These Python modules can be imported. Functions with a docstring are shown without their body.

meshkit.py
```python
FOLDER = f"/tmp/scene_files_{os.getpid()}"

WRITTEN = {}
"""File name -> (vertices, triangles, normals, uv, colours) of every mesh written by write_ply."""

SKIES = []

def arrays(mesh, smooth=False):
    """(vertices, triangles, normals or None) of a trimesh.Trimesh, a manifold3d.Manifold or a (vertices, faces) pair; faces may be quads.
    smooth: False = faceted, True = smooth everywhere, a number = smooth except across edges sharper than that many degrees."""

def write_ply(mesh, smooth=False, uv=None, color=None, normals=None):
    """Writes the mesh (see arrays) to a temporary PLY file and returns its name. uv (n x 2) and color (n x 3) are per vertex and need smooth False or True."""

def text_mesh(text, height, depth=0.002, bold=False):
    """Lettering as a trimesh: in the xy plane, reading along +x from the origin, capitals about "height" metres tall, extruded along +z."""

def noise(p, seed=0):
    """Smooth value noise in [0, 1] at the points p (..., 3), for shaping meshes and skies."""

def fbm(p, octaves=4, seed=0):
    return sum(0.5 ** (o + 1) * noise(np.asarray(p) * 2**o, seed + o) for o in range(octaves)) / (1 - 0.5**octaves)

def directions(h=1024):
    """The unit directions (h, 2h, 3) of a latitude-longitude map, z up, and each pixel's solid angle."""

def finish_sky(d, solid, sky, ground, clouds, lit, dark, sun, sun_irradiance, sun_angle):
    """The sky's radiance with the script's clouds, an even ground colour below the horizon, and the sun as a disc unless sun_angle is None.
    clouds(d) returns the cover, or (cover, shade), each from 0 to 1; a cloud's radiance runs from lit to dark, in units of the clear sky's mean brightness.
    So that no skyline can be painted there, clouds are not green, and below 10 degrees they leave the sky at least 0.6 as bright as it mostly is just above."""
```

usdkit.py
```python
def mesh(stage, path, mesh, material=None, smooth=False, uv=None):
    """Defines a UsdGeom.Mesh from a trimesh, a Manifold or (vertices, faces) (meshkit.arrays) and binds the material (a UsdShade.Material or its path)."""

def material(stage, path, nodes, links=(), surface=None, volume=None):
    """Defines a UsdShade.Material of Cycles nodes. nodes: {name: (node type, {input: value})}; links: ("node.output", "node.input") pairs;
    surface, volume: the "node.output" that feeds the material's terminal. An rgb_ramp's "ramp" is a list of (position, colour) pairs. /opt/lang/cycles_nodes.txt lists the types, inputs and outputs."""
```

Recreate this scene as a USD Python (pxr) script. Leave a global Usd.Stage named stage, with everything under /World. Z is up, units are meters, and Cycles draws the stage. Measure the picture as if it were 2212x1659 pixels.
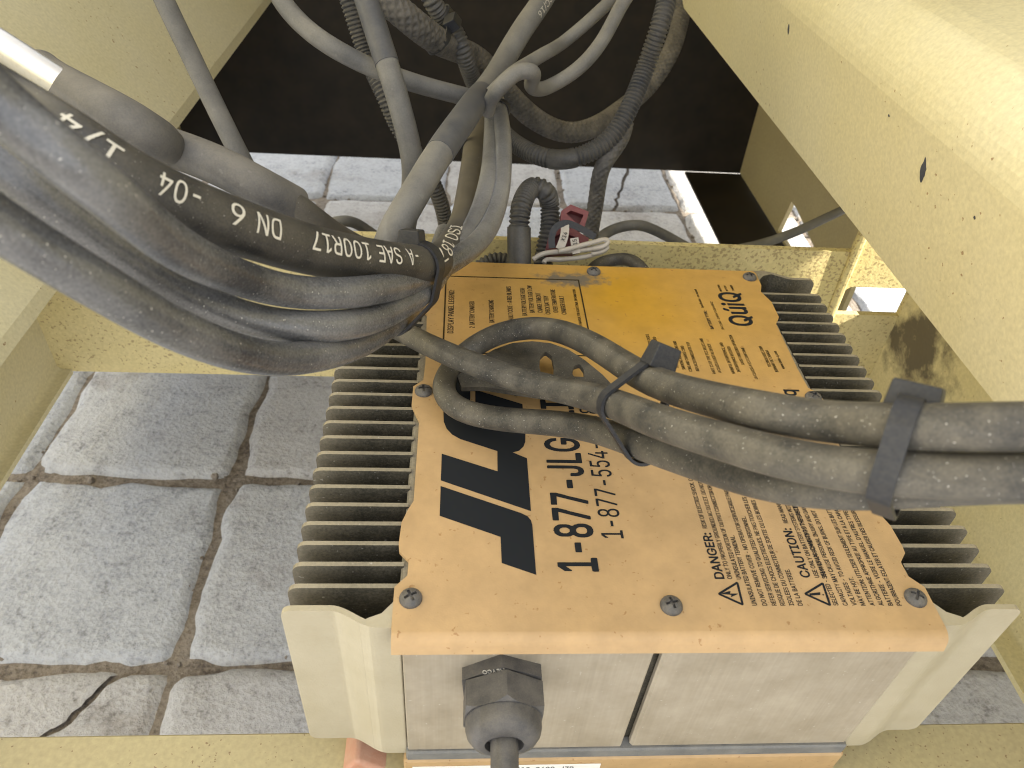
import math, random
import numpy as np
import trimesh
import manifold3d as mf
from scipy.interpolate import CubicSpline
from scipy.ndimage import gaussian_filter1d
from shapely.geometry import Polygon, Point, LineString, box as sbox
from shapely.ops import unary_union
from shapely.geometry.polygon import orient
from shapely import affinity
from pxr import Usd, UsdGeom, UsdLux, UsdShade, Gf, Sdf
import usdkit, meshkit

random.seed(7)
RNG = np.random.default_rng(7)
stage = Usd.Stage.CreateInMemory()
UsdGeom.SetStageUpAxis(stage, UsdGeom.Tokens.z)
UsdGeom.SetStageMetersPerUnit(stage, 1.0)
UsdGeom.Xform.Define(stage, '/World')
UsdGeom.Scope.Define(stage, '/World/Looks')

# ------------------------------------------------------------------ camera
Z0 = 0.40                                   # height of the charger's lid above the ground
from scipy.spatial.transform import Rotation
RM = Rotation.from_euler('xyz', [0.8614, -0.0642, -0.0434]).as_matrix()   # columns: camera right, up, back
CAM = np.array([-0.0804, -0.1436, 0.2370 + Z0])
FOC, IW = 1622.95, 2212.0                   # focal length and picture width in the units measured with
cam = UsdGeom.Camera.Define(stage, '/World/camera')
m4 = np.eye(4); m4[:3, :3] = RM.T; m4[3, :3] = CAM
cam.AddTransformOp().Set(Gf.Matrix4d(m4.tolist()))
cam.CreateHorizontalApertureAttr(9.8); cam.CreateVerticalApertureAttr(7.35)
cam.CreateFocalLengthAttr(9.8 * FOC / IW)
cam.CreateClippingRangeAttr(Gf.Vec2f(0.005, 200))
cam.CreateFStopAttr(6.0); cam.CreateFocusDistanceAttr(0.36)
EXPOSURE = 1.85
cam.CreateExposureAttr(EXPOSURE)

# ------------------------------------------------------------------ sky and sun
SUN = np.array([0.75, -0.20, 0.60]); SUN /= np.linalg.norm(SUN)
sun = UsdLux.DistantLight.Define(stage, '/World/sun')
sun.CreateIntensityAttr(1.2); sun.CreateAngleAttr(0.5); sun.CreateNormalizeAttr(True)
sun.CreateColorAttr(Gf.Vec3f(1.0, 0.93, 0.82))
zx = np.cross([0, 0, 1], SUN); zx /= np.linalg.norm(zx); zy = np.cross(SUN, zx)
ms = np.eye(4); ms[0, :3], ms[1, :3], ms[2, :3] = zx, zy, SUN
sun.AddTransformOp().Set(Gf.Matrix4d(ms.tolist()))
SKY = usdkit.material(stage, '/World/Looks/sky', {
    'co': ('texture_coordinate', {}),
    'n': ('noise_texture', {'scale': 2.2, 'detail': 5.0, 'roughness': 0.6}),
    'r': ('rgb_ramp', {'ramp': [(0.0, (0.55, 0.55, 0.55)), (0.42, (0.62, 0.62, 0.62)), (0.7, (0.95, 0.95, 0.95))]}),
    's': ('sky_texture', {'sky_type': 'single_scattering', 'sun_disc': False, 'sun_elevation': float(math.asin(SUN[2])),
                          'sun_rotation': float(math.atan2(SUN[0], SUN[1])), 'air_density': 1.0, 'aerosol_density': 2.0}),
    'm': ('mix', {'color2': (6.8, 6.8, 6.8)}),
    'b': ('background_shader', {'strength': 0.10})},
    [('co.generated', 'n.vector'), ('n.fac', 'r.fac'), ('r.color', 'm.fac'), ('s.color', 'm.color1'), ('m.color', 'b.color')], surface='b.background')
dome = UsdLux.DomeLight.Define(stage, '/World/sky')
UsdShade.MaterialBindingAPI.Apply(dome.GetPrim()).Bind(SKY)
dome.GetPrim().SetCustomDataByKey('kind', 'structure')

# ------------------------------------------------------------------ helpers
ORIGIN, COUNT = {}, {}


def path_of(name, parent='/World'):
    k = f'{parent}/{name}'
    n = COUNT.get(k, 0); COUNT[k] = n + 1
    return k if n == 0 else f'{k}_{n:03d}'


def keys(prim, label=None, cat=None, group=None, kind=None):
    for k, v in (('label', label), ('category', cat), ('group', group), ('kind', kind)):
        if v: prim.SetCustomDataByKey(k, v)


def thing(name, origin=(0, 0, 0), label=None, cat=None, group=None, kind=None):
    p = path_of(name)
    x = UsdGeom.Xform.Define(stage, p); x.AddTranslateOp().Set(Gf.Vec3d(*map(float, origin)))
    ORIGIN[p] = np.asarray(origin, float)
    keys(x.GetPrim(), label, cat, group, kind)
    return p


def part(name, mesh, mat, parent='/World', smooth=False, label=None, cat=None, group=None, kind=None):
    """One Mesh prim; the mesh comes in world coordinates and is moved to its thing's own."""
    p = path_of(name, parent)
    v, f = mesh_arrays(mesh)
    o = ORIGIN.get(parent, np.zeros(3))
    ORIGIN[p] = o
    g = usdkit.mesh(stage, p, (v - o, f), mat, smooth=smooth)
    keys(g.GetPrim(), label, cat, group, kind)
    return p


def mesh_arrays(mesh):
    if isinstance(mesh, list): mesh = trimesh.util.concatenate([trimesh.Trimesh(*mesh_arrays(q), process=False) for q in mesh])
    if isinstance(mesh, (tuple,)): return np.asarray(mesh[0], float), np.asarray(mesh[1], int)
    if hasattr(mesh, 'to_mesh'):
        q = mesh.to_mesh(); return np.array(q.vert_properties[:, :3], float), np.array(q.tri_verts, int)
    return np.array(mesh.vertices), np.array(mesh.faces)


def up(p):                                   # lid coordinates (z = 0 on the charger's lid) to world
    return np.asarray(p, float) + [0, 0, Z0]


def bx(x0, x1, y0, y1, z0, z1, r=0.0008):
    """Box with small chamfers, in lid coordinates."""
    r = min(r, 0.45 * min(x1 - x0, y1 - y0, z1 - z0))
    pts = []
    for ax in range(3):
        for sx in (0, 1):
            for sy in (0, 1):
                for sz in (0, 1):
                    d = [r, r, r]; d[ax] = 0
                    pts.append([(x1 - d[0]) if sx else (x0 + d[0]), (y1 - d[1]) if sy else (y0 + d[1]), (z1 - d[2]) if sz else (z0 + d[2])])
    m = mf.Manifold.hull_points(np.array(pts))
    v, f = mesh_arrays(m)
    return trimesh.Trimesh(up(v), f, process=False)


def prism(poly, z0, z1):                     # XY outline, lid coordinates
    g = [poly] if poly.geom_type == 'Polygon' else list(poly.geoms)
    out = []
    for q in g:
        m = trimesh.creation.extrude_polygon(q, z1 - z0, engine='earcut'); m.apply_translation([0, 0, z0 + Z0]); out.append(m)
    return trimesh.util.concatenate(out)


def plate(poly, frame, t, at0):
    """Extrude a 2D outline by t along frame[2]; frame = rows (u, v, n), at0 = origin, world."""
    m = trimesh.creation.extrude_polygon(poly, t, engine='earcut') if poly.geom_type == 'Polygon' else trimesh.util.concatenate(
        [trimesh.creation.extrude_polygon(q, t, engine='earcut') for q in poly.geoms])
    v = m.vertices @ np.asarray(frame, float) + np.asarray(at0, float)
    f = m.faces if np.linalg.det(np.asarray(frame, float)) > 0 else m.faces[:, ::-1]
    return trimesh.Trimesh(v, f, process=False)


def ray(x, y):
    return RM @ np.array([(x - IW / 2) / FOC, -(y - 829.5) / FOC, -1.0])


def at(x, y, depth):                         # a point seen at (x, y), depth metres in front of the lens
    return CAM + ray(x, y) * depth


def on(x, y, ax, val):                       # the same on an axis plane (lid coordinates)
    d = ray(x, y); i = 'xyz'.index(ax)
    c = CAM - [0, 0, Z0]
    return c + d * ((val - c[i]) / d[i])


# ------------------------------------------------------------------ materials
def mat(name, nodes, links, surface='p.BSDF'):
    return usdkit.material(stage, '/World/Looks/' + name, nodes, links, surface=surface)


def dusty(name, base, dust, amount=0.5, up_dust=0.35, up_from=-0.3, rough=(0.45, 0.9), scale=60, specks=0.0, bump=0.0002, fine=900, speck_scale=260, ypale=None, lit_tip_dust=None, ior=1.45):
    """A solid colour under a film of dust: blotches, more of it on upward faces, and pale specks."""
    n = {'g': ('texture_coordinate', {}), 'geo': ('geometry', {}),
         'n1': ('noise_texture', {'scale': scale, 'detail': 6.0, 'roughness': 0.65}),
         'n2': ('noise_texture', {'scale': fine, 'detail': 3.0, 'roughness': 0.7}),
         'sep': ('separate_xyz', {}),
         'r1': ('map_range', {'from_min': 0.32, 'from_max': 0.68, 'to_min': 0.0, 'to_max': 1.0, 'clamp': True}),
         'up': ('map_range', {'from_min': up_from, 'from_max': 1.0, 'to_min': 0.0, 'to_max': up_dust, 'clamp': True}),
         'a': ('math', {'math_type': 'multiply_add', 'value2': amount}),
         'f': ('math', {'math_type': 'multiply_add', 'value2': 0.5, 'use_clamp': True}),
         'f2': ('math', {'math_type': 'add', 'use_clamp': True, 'value2': -0.25}),
         'm': ('mix', {'color1': base, 'color2': dust, 'use_clamp': True}),
         'v': ('noise_texture', {'scale': speck_scale, 'detail': 1.0, 'roughness': 0.4}),
         'vr': ('map_range', {'from_min': 0.73, 'from_max': 0.78, 'to_min': 0.0, 'to_max': specks, 'clamp': True}),
         'vm': ('mix', {'color2': (0.55, 0.53, 0.48), 'use_clamp': True}),
         'rr': ('map_range', {'from_min': 0.0, 'from_max': 1.0, 'to_min': rough[0], 'to_max': rough[1], 'clamp': True}),
         'bu': ('bump', {'strength': 0.6, 'distance': bump}),
         'p': ('principled_bsdf', {'ior': ior})}
    l = [('g.object', 'n1.vector'), ('g.object', 'n2.vector'), ('g.object', 'v.vector'), ('geo.normal', 'sep.vector'), ('sep.z', 'up.value'),
         ('n1.fac', 'r1.value'), ('r1.result', 'a.value1'), ('up.result', 'a.value3'), ('n2.fac', 'f.value1'), ('a.value', 'f.value3'),
         ('f.value', 'f2.value1'), ('f2.value', 'm.fac'), ('m.color', 'vm.color1'), ('v.fac', 'vr.value'), ('vr.result', 'vm.fac'),
         ('f2.value', 'rr.value'), ('rr.result', 'p.roughness'), ('vm.color', 'p.base_color'), ('n2.fac', 'bu.height'), ('bu.normal', 'p.normal')]
    if lit_tip_dust:                                # dust on the outer ends, with their brighter light put into the colour
        n.update({'sq': ('separate_xyz', {}), 'xb': ('math', {'math_type': 'absolute'}), 'yr': ('map_range', {'from_min': lit_tip_dust[0], 'from_max': lit_tip_dust[1], 'to_min': 0.0, 'to_max': lit_tip_dust[2], 'clamp': True}), 'ya': ('math', {'math_type': 'add'})})
        l.remove(('up.result', 'a.value3'))
        l += [('g.object', 'sq.vector'), ('sq.x', 'xb.value1'), ('xb.value', 'yr.value'), ('yr.result', 'ya.value1'), ('up.result', 'ya.value2'), ('ya.value', 'a.value3')]
    if ypale:                                # paler further back
        n.update({'sp': ('separate_xyz', {}), 'yr': ('map_range', {'from_min': ypale[0], 'from_max': ypale[1], 'to_min': 0.0, 'to_max': ypale[2], 'clamp': True}), 'ya': ('math', {'math_type': 'add'})})
        l.remove(('up.result', 'a.value3'))
        l += [('geo.position', 'sp.vector'), ('sp.y', 'yr.value'), ('yr.result', 'ya.value1'), ('up.result', 'ya.value2'), ('ya.value', 'a.value3')]
    return mat(name, n, l)


def add_stain(n, l, stain, src, dst, dirt=(0.075, 0.060, 0.042)):
    """A patch of caked dirt: centre and half sizes in object coordinates, ragged by noise."""
    if not stain: return
    n.update({'sv': ('vector_math', {'math_type': 'subtract', 'vector2': stain[0]}), 'sd': ('vector_math', {'math_type': 'divide', 'vector2': stain[1]}), 'sl': ('vector_math', {'math_type': 'length'}),
              'sn': ('noise_texture', {'scale': stain[2], 'detail': 5.0, 'roughness': 0.65}), 'sa': ('math', {'math_type': 'multiply_add', 'value2': 2.6}), 'si': ('math', {'math_type': 'multiply', 'value2': -1.0}),
              'sr': ('map_range', {'from_min': 0.10, 'from_max': 0.75, 'to_min': 0.0, 'to_max': 0.93, 'clamp': True}), 'sm': ('mix', {'color2': dirt})})
    l.remove((src, dst))
    l += [('g.object', 'sv.vector1'), ('sv.vector', 'sd.vector1'), ('sd.vector', 'sl.vector1'), ('sl.value', 'si.value1'), ('g.object', 'sn.vector'), ('sn.fac', 'sa.value1'), ('si.result', 'sa.value3') if False else ('si.value', 'sa.value3'),
          ('sa.value', 'sr.value'), ('sr.result', 'sm.fac'), (src, 'sm.color1'), ('sm.color', dst)]


def paint(name, base, fade, spots=(0.22, 0.11, 0.04), spot_scale=95, spot_cut=0.70, scale=9, rough=0.55, peel=0.00012, fade_amount=0.6, bump_scale=420, stain=None):
    """Weathered paint: slow fading, rust-brown pits, orange peel."""
    n = {'g': ('texture_coordinate', {}),
         'n1': ('noise_texture', {'scale': scale, 'detail': 5.0, 'roughness': 0.6}),
         'r1': ('map_range', {'from_min': 0.3, 'from_max': 0.7, 'to_min': 0.0, 'to_max': fade_amount, 'clamp': True}),
         'm': ('mix', {'color1': base, 'color2': fade}),
         'n2': ('noise_texture', {'scale': spot_scale, 'detail': 2.0, 'roughness': 0.5}),
         'n3': ('noise_texture', {'scale': 7.0, 'detail': 2.0}),
         'ad': ('math', {'math_type': 'multiply_add', 'value2': 0.35}),
         'r2': ('map_range', {'from_min': spot_cut + 0.175, 'from_max': spot_cut + 0.215, 'to_min': 0.0, 'to_max': 0.75, 'clamp': True}),
         'm2': ('mix', {'color2': spots}),
         'n4': ('noise_texture', {'scale': bump_scale, 'detail': 3.0, 'roughness': 0.6}),
         'fr': ('map_range', {'from_min': 0.35, 'from_max': 0.65, 'to_min': 0.92, 'to_max': 1.06}),
         'm3': ('mix', {'mix_type': 'multiply', 'fac': 1.0}),
         'cc': ('combine_xyz', {}),
         'bu': ('bump', {'strength': 0.7, 'distance': peel}),
         'p': ('principled_bsdf', {'roughness': rough, 'ior': 1.45})}
    l = [('g.object', 'n1.vector'), ('g.object', 'n2.vector'), ('g.object', 'n3.vector'), ('g.object', 'n4.vector'), ('n1.fac', 'r1.value'), ('r1.result', 'm.fac'),
         ('n3.fac', 'ad.value1'), ('n2.fac', 'ad.value3'), ('ad.value', 'r2.value'), ('r2.result', 'm2.fac'), ('m.color', 'm2.color1'),
         ('n4.fac', 'fr.value'), ('fr.result', 'cc.x'), ('fr.result', 'cc.y'), ('fr.result', 'cc.z'), ('m2.color', 'm3.color1'), ('cc.vector', 'm3.color2'),
         ('m3.color', 'p.base_color'), ('n4.fac', 'bu.height'), ('bu.normal', 'p.normal')]
    add_stain(n, l, stain, 'm3.color', 'p.base_color')
    return mat(name, n, l)


def plain(name, color, rough=0.5, metal=0.0, ior=1.45):
    return mat(name, {'p': ('principled_bsdf', {'base_color': color, 'roughness': rough, 'metallic': metal, 'ior': ior})}, [])


M = {}
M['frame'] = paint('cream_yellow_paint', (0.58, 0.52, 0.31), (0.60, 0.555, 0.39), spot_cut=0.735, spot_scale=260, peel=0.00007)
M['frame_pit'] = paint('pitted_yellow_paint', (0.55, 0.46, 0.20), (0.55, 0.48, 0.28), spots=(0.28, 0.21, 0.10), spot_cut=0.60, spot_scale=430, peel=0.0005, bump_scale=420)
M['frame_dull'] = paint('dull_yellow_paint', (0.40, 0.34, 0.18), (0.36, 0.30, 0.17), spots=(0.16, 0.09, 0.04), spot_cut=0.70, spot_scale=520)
M['shade_black'] = dusty('shade_black', (0.012, 0.011, 0.009), (0.06, 0.045, 0.03), amount=0.3, up_dust=0.1, scale=25, specks=0.0, ior=1.25)  # near-black stands in for the deep shade of the rear bay
ST = ((0.262, -0.040, 0.4 - 0.085), (0.030, 0.040, 0.034), 42.0)
M['frame_stain'] = paint('stained_yellow_paint', (0.58, 0.50, 0.25), (0.60, 0.54, 0.33), spots=(0.28, 0.21, 0.10), spot_cut=0.72, spot_scale=300, peel=0.0003, stain=ST)
M['cover'] = None
M['hose'] = dusty('hose_rubber', (0.030, 0.032, 0.037), (0.32, 0.315, 0.305), amount=0.30, up_dust=0.02, rough=(0.18, 0.45), ior=1.6, ypale=(0.12, 0.26, 0.40), scale=24, specks=0.8, fine=1300, speck_scale=1500)
M['hose_print'] = dusty('printed_hose_rubber', (0.016, 0.016, 0.016), (0.18, 0.16, 0.125), amount=0.24, up_dust=0.08, rough=(0.4, 0.9), ypale=(0.14, 0.26, 0.45), scale=70, specks=0.4, fine=1500, speck_scale=1600)
M['cord'] = dusty('cord_rubber', (0.020, 0.020, 0.019), (0.25, 0.22, 0.165), amount=0.36, up_dust=0.05, rough=(0.45, 0.9), scale=70, specks=0.8, fine=1200, speck_scale=1600)
M['grey'] = dusty('grey_jacket', (0.075, 0.075, 0.076), (0.23, 0.22, 0.195), amount=0.45, up_dust=0.30, rough=(0.6, 0.95), scale=40, specks=0.06, fine=1100)
M['sleeve'] = dusty('sleeve_rubber', (0.045, 0.046, 0.050), (0.20, 0.185, 0.16), amount=0.45, up_dust=0.40, rough=(0.6, 0.95), scale=40, specks=0.06, fine=1000)
M['tape'] = dusty('black_tape', (0.028, 0.032, 0.045), (0.11, 0.108, 0.105), amount=0.5, up_dust=0.35, rough=(0.4, 0.8), scale=80, fine=900)
M['loom'] = dusty('loom_plastic', (0.022, 0.024, 0.028), (0.17, 0.155, 0.13), amount=0.35, up_dust=0.22, rough=(0.4, 0.85), scale=60, fine=900)
M['braid'] = dusty('braided_sleeve', (0.028, 0.028, 0.030), (0.21, 0.19, 0.16), amount=0.50, up_dust=0.25, rough=(0.5, 0.9), scale=70, fine=900)
M['tie'] = dusty('tie_nylon', (0.010, 0.011, 0.014), (0.11, 0.10, 0.085), amount=0.10, up_dust=0.06, rough=(0.5, 0.8), scale=70, fine=900)
M['fin'] = dusty('heatsink_alloy', (0.040, 0.037, 0.028), (0.42, 0.37, 0.27), amount=0.10, up_dust=0.45, up_from=0.3, ior=1.3, lit_tip_dust=(0.118, 0.142, 0.30), rough=(0.5, 0.8), scale=90, specks=0.35, fine=900, speck_scale=600)
M['endfin'] = dusty('heatsink_end_face', (0.33, 0.29, 0.195), (0.42, 0.375, 0.275), amount=0.55, up_dust=0.1, rough=(0.45, 0.75), scale=45, fine=900)
M['screw'] = dusty('screw_black_oxide', (0.035, 0.035, 0.038), (0.20, 0.18, 0.15), amount=0.4, up_dust=0.2, rough=(0.35, 0.8), scale=300, fine=2500)
M['gland'] = dusty('gland_nylon', (0.018, 0.020, 0.026), (0.20, 0.18, 0.15), amount=0.35, up_dust=0.20, rough=(0.3, 0.85), scale=120, fine=2200)
M['steel'] = mat('fitting_steel', {'g': ('texture_coordinate', {}), 'n': ('noise_texture', {'scale': 400.0, 'detail': 3.0}),
                 'r': ('map_range', {'to_min': 0.28, 'to_max': 0.5}), 'p': ('principled_bsdf', {'base_color': (0.62, 0.61, 0.60), 'metallic': 0.9})},
                 [('g.object', 'n.vector'), ('n.fac', 'r.value'), ('r.result', 'p.roughness')])
M['ink'] = plain('black_print', (0.014, 0.016, 0.019), 0.7, 0.0, 1.22)
M['ink_brown'] = plain('faded_print', (0.04, 0.028, 0.012), 0.7, 0.0, 1.22)
M['white_ink'] = plain('cream_print', (0.52, 0.49, 0.41), 0.7)
M['gasket'] = dusty('gasket_foam', (0.09, 0.095, 0.10), (0.26, 0.25, 0.22), amount=0.5, up_dust=0.2, scale=80, fine=1500)
M['red'] = dusty('red_plastic', (0.14, 0.012, 0.018), (0.22, 0.11, 0.095), amount=0.35, up_dust=0.3, scale=90, fine=900)
M['pink'] = dusty('faded_red_plastic', (0.46, 0.20, 0.12), (0.52, 0.36, 0.26), amount=0.5, up_dust=0.3, scale=90, fine=900)
M['white'] = dusty('white_insulation', (0.42, 0.39, 0.34), (0.36, 0.30, 0.23), amount=0.5, up_dust=0.2, scale=120, fine=1200)
M['label'] = plain('label_paper', (0.78, 0.76, 0.72), 0.6)
M['dirt'] = dusty('dried_dirt', (0.07, 0.055, 0.04), (0.22, 0.18, 0.12), amount=0.7, up_dust=0.1, rough=(0.9, 1.0), scale=150, fine=1500, bump=0.001)


def cover_mat(stain=None):
    """Orange-yellow powder coat, hidden in places by tan dust, with brown specks."""
    n = {'g': ('texture_coordinate', {}),
         'n1': ('noise_texture', {'scale': 13.0, 'detail': 5.0, 'roughness': 0.55}),
         'vm': ('vector_math', {'math_type': 'subtract', 'vector2': (0.020, 0.092, 0.118)}),
         'vs': ('vector_math', {'math_type': 'multiply', 'vector2': (1.0, 1.25, 1.0)}),
         'vl': ('vector_math', {'math_type': 'length'}),
         'rl': ('map_range', {'from_min': 0.012, 'from_max': 0.17, 'to_min': 0.0, 'to_max': 1.0, 'clamp': True}),
         'ad': ('math', {'math_type': 'multiply_add', 'value2': 0.75}),
         'rs': ('map_range', {'from_min': 0.30, 'from_max': 1.30, 'to_min': 0.0, 'to_max': 0.95, 'clamp': True}),
         'm': ('mix', {'color1': (0.45, 0.245, 0.018), 'color2': (0.43, 0.288, 0.145)}),
         'n2': ('noise_texture', {'scale': 420.0, 'detail': 2.0}),
         'r2': ('map_range', {'from_min': 0.69, 'from_max': 0.74, 'to_min': 0.0, 'to_max': 0.6, 'clamp': True}),
         'm2': ('mix', {'color2': (0.24, 0.11, 0.03)}),
         'n3': ('noise_texture', {'scale': 1500.0, 'detail': 3.0}),
         'n4': ('noise_texture', {'scale': 60.0, 'detail': 6.0, 'roughness': 0.7}),
         'r4': ('map_range', {'from_min': 0.3, 'from_max': 0.7, 'to_min': 0.86, 'to_max': 1.1}),
         'cc': ('combine_xyz', {}), 'm3': ('mix', {'mix_type': 'multiply', 'fac': 1.0}),
         'bu': ('bump', {'strength': 0.5, 'distance': 0.00012}),
         'p': ('principled_bsdf', {'roughness': 0.5, 'ior': 1.45})}
    l = [('g.object', 'n1.vector'), ('g.object', 'n2.vector'), ('g.object', 'n3.vector'), ('g.object', 'n4.vector'), ('g.object', 'vm.vector1'), ('vm.vector', 'vs.vector1'), ('vs.vector', 'vl.vector1'),
         ('vl.value', 'rl.value'), ('n1.fac', 'ad.value1'), ('rl.result', 'ad.value3'), ('ad.value', 'rs.value'), ('rs.result', 'm.fac'),
         ('n2.fac', 'r2.value'), ('r2.result', 'm2.fac'), ('m.color', 'm2.color1'), ('n4.fac', 'r4.value'), ('r4.result', 'cc.x'), ('r4.result', 'cc.y'), ('r4.result', 'cc.z'),
         ('m2.color', 'm3.color1'), ('cc.vector', 'm3.color2'), ('m3.color', 'p.base_color'), ('n3.fac', 'bu.height'), ('bu.normal', 'p.normal')]
    add_stain(n, l, stain, 'm3.color', 'p.base_color', (0.13, 0.115, 0.09))
    return mat('cover_powder_coat' + ('_stained' if stain else ''), n, l)


SC = on(1238, 603, 'z', 0.0)
M['cover'] = cover_mat()
M['cover_lid'] = cover_mat(((SC[0], SC[1] - 0.123, 0.120), (0.019, 0.0075, 0.02), 190.0))
M['front'] = mat('brushed_front', {
    'g': ('texture_coordinate', {}), 'mp': ('mapping', {'scale': (900.0, 900.0, 18.0)}), 'n1': ('noise_texture', {'scale': 1.0, 'detail': 4.0}),
    'n2': ('noise_texture', {'scale': 55.0, 'detail': 6.0, 'roughness': 0.65}), 'r2': ('map_range', {'from_min': 0.3, 'from_max': 0.7, 'to_min': 0.0, 'to_max': 1.0, 'clamp': True}),
    'm': ('mix', {'color1': (0.27, 0.23, 0.165), 'color2': (0.37, 0.325, 0.25)}),
    'r1': ('map_range', {'from_min': 0.3, 'from_max': 0.7, 'to_min': 0.94, 'to_max': 1.04}), 'cc': ('combine_xyz', {}), 'm2': ('mix', {'mix_type': 'multiply', 'fac': 1.0}),
    'n3': ('noise_texture', {'scale': 500.0, 'detail': 2.0}), 'r3': ('map_range', {'from_min': 0.71, 'from_max': 0.78, 'to_min': 0.0, 'to_max': 0.3, 'clamp': True}), 'm3': ('mix', {'color2': (0.68, 0.65, 0.58)}),
    'bu': ('bump', {'strength': 0.35, 'distance': 0.0001}), 'p': ('principled_bsdf', {'roughness': 0.55, 'metallic': 0.25})},
    [('g.object', 'mp.vector'), ('mp.vector', 'n1.vector'), ('g.object', 'n2.vector'), ('g.object', 'n3.vector'), ('n2.fac', 'r2.value'), ('r2.result', 'm.fac'),
     ('n1.fac', 'r1.value'), ('r1.result', 'cc.x'), ('r1.result', 'cc.y'), ('r1.result', 'cc.z'), ('m.color', 'm2.color1'), ('cc.vector', 'm2.color2'),
     ('n3.fac', 'r3.value'), ('r3.result', 'm3.fac'), ('m2.color', 'm3.color1'), ('m3.color', 'p.base_color'), ('n1.fac', 'bu.height'), ('bu.normal', 'p.normal')])


def stone(name, a, b, c):
    n = {'g': ('geometry', {}), 'n1': ('noise_texture', {'scale': 26.0, 'detail': 6.0, 'roughness': 0.7}), 'n2': ('noise_texture', {'scale': 160.0, 'detail': 5.0, 'roughness': 0.75}),
         'r': ('rgb_ramp', {'ramp': [(0.0, c), (0.38, c), (0.45, a), (0.56, b), (1.0, b)]}),
         'ad': ('math', {'math_type': 'multiply_add', 'value2': 0.40}), 'ml': ('math', {'math_type': 'multiply', 'value2': 0.60}),
         'n5': ('noise_texture', {'scale': 7.0, 'detail': 7.0, 'roughness': 0.68}), 'r5': ('rgb_ramp', {'ramp': [(0.0, (0.5, 0.46, 0.42)), (0.34, (0.72, 0.69, 0.66)), (0.45, (0.97, 0.97, 0.97)), (1.0, (1.06, 1.06, 1.06))]}), 'm3': ('mix', {'mix_type': 'multiply', 'fac': 1.0}),
         'v': ('voronoi_texture', {'scale': 240.0}), 'bm': ('math', {'math_type': 'multiply_add', 'value2': 0.4}),
         'bu': ('bump', {'strength': 1.0, 'distance': 0.0022}), 'p': ('principled_bsdf', {'roughness': 0.85})}
    l = [('g.position', 'n1.vector'), ('g.position', 'n2.vector'), ('g.position', 'v.vector'), ('n2.fac', 'ml.value1'), ('n1.fac', 'ad.value1'), ('ml.value', 'ad.value3'), ('ad.value', 'r.fac'),
         ('v.distance', 'bm.value1'), ('n2.fac', 'bm.value3'), ('r.color', 'm3.color1'), ('g.position', 'n5.vector'), ('n5.fac', 'r5.fac'), ('r5.color', 'm3.color2'), ('m3.color', 'p.base_color'), ('bm.value', 'bu.height'), ('bu.normal', 'p.normal')]
    return mat(name, n, l)


M['stone'] = [stone('paver_blue_grey', (0.34, 0.352, 0.375), (0.42, 0.433, 0.455), (0.21, 0.217, 0.23)),
              stone('paver_warm_grey', (0.36, 0.35, 0.34), (0.43, 0.42, 0.41), (0.22, 0.21, 0.20)),
              stone('paver_grey', (0.35, 0.354, 0.362), (0.43, 0.434, 0.44), (0.21, 0.212, 0.215))]
M['bed'] = stone('joint_sand', (0.14, 0.115, 0.09), (0.24, 0.205, 0.165), (0.07, 0.055, 0.045))

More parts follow.
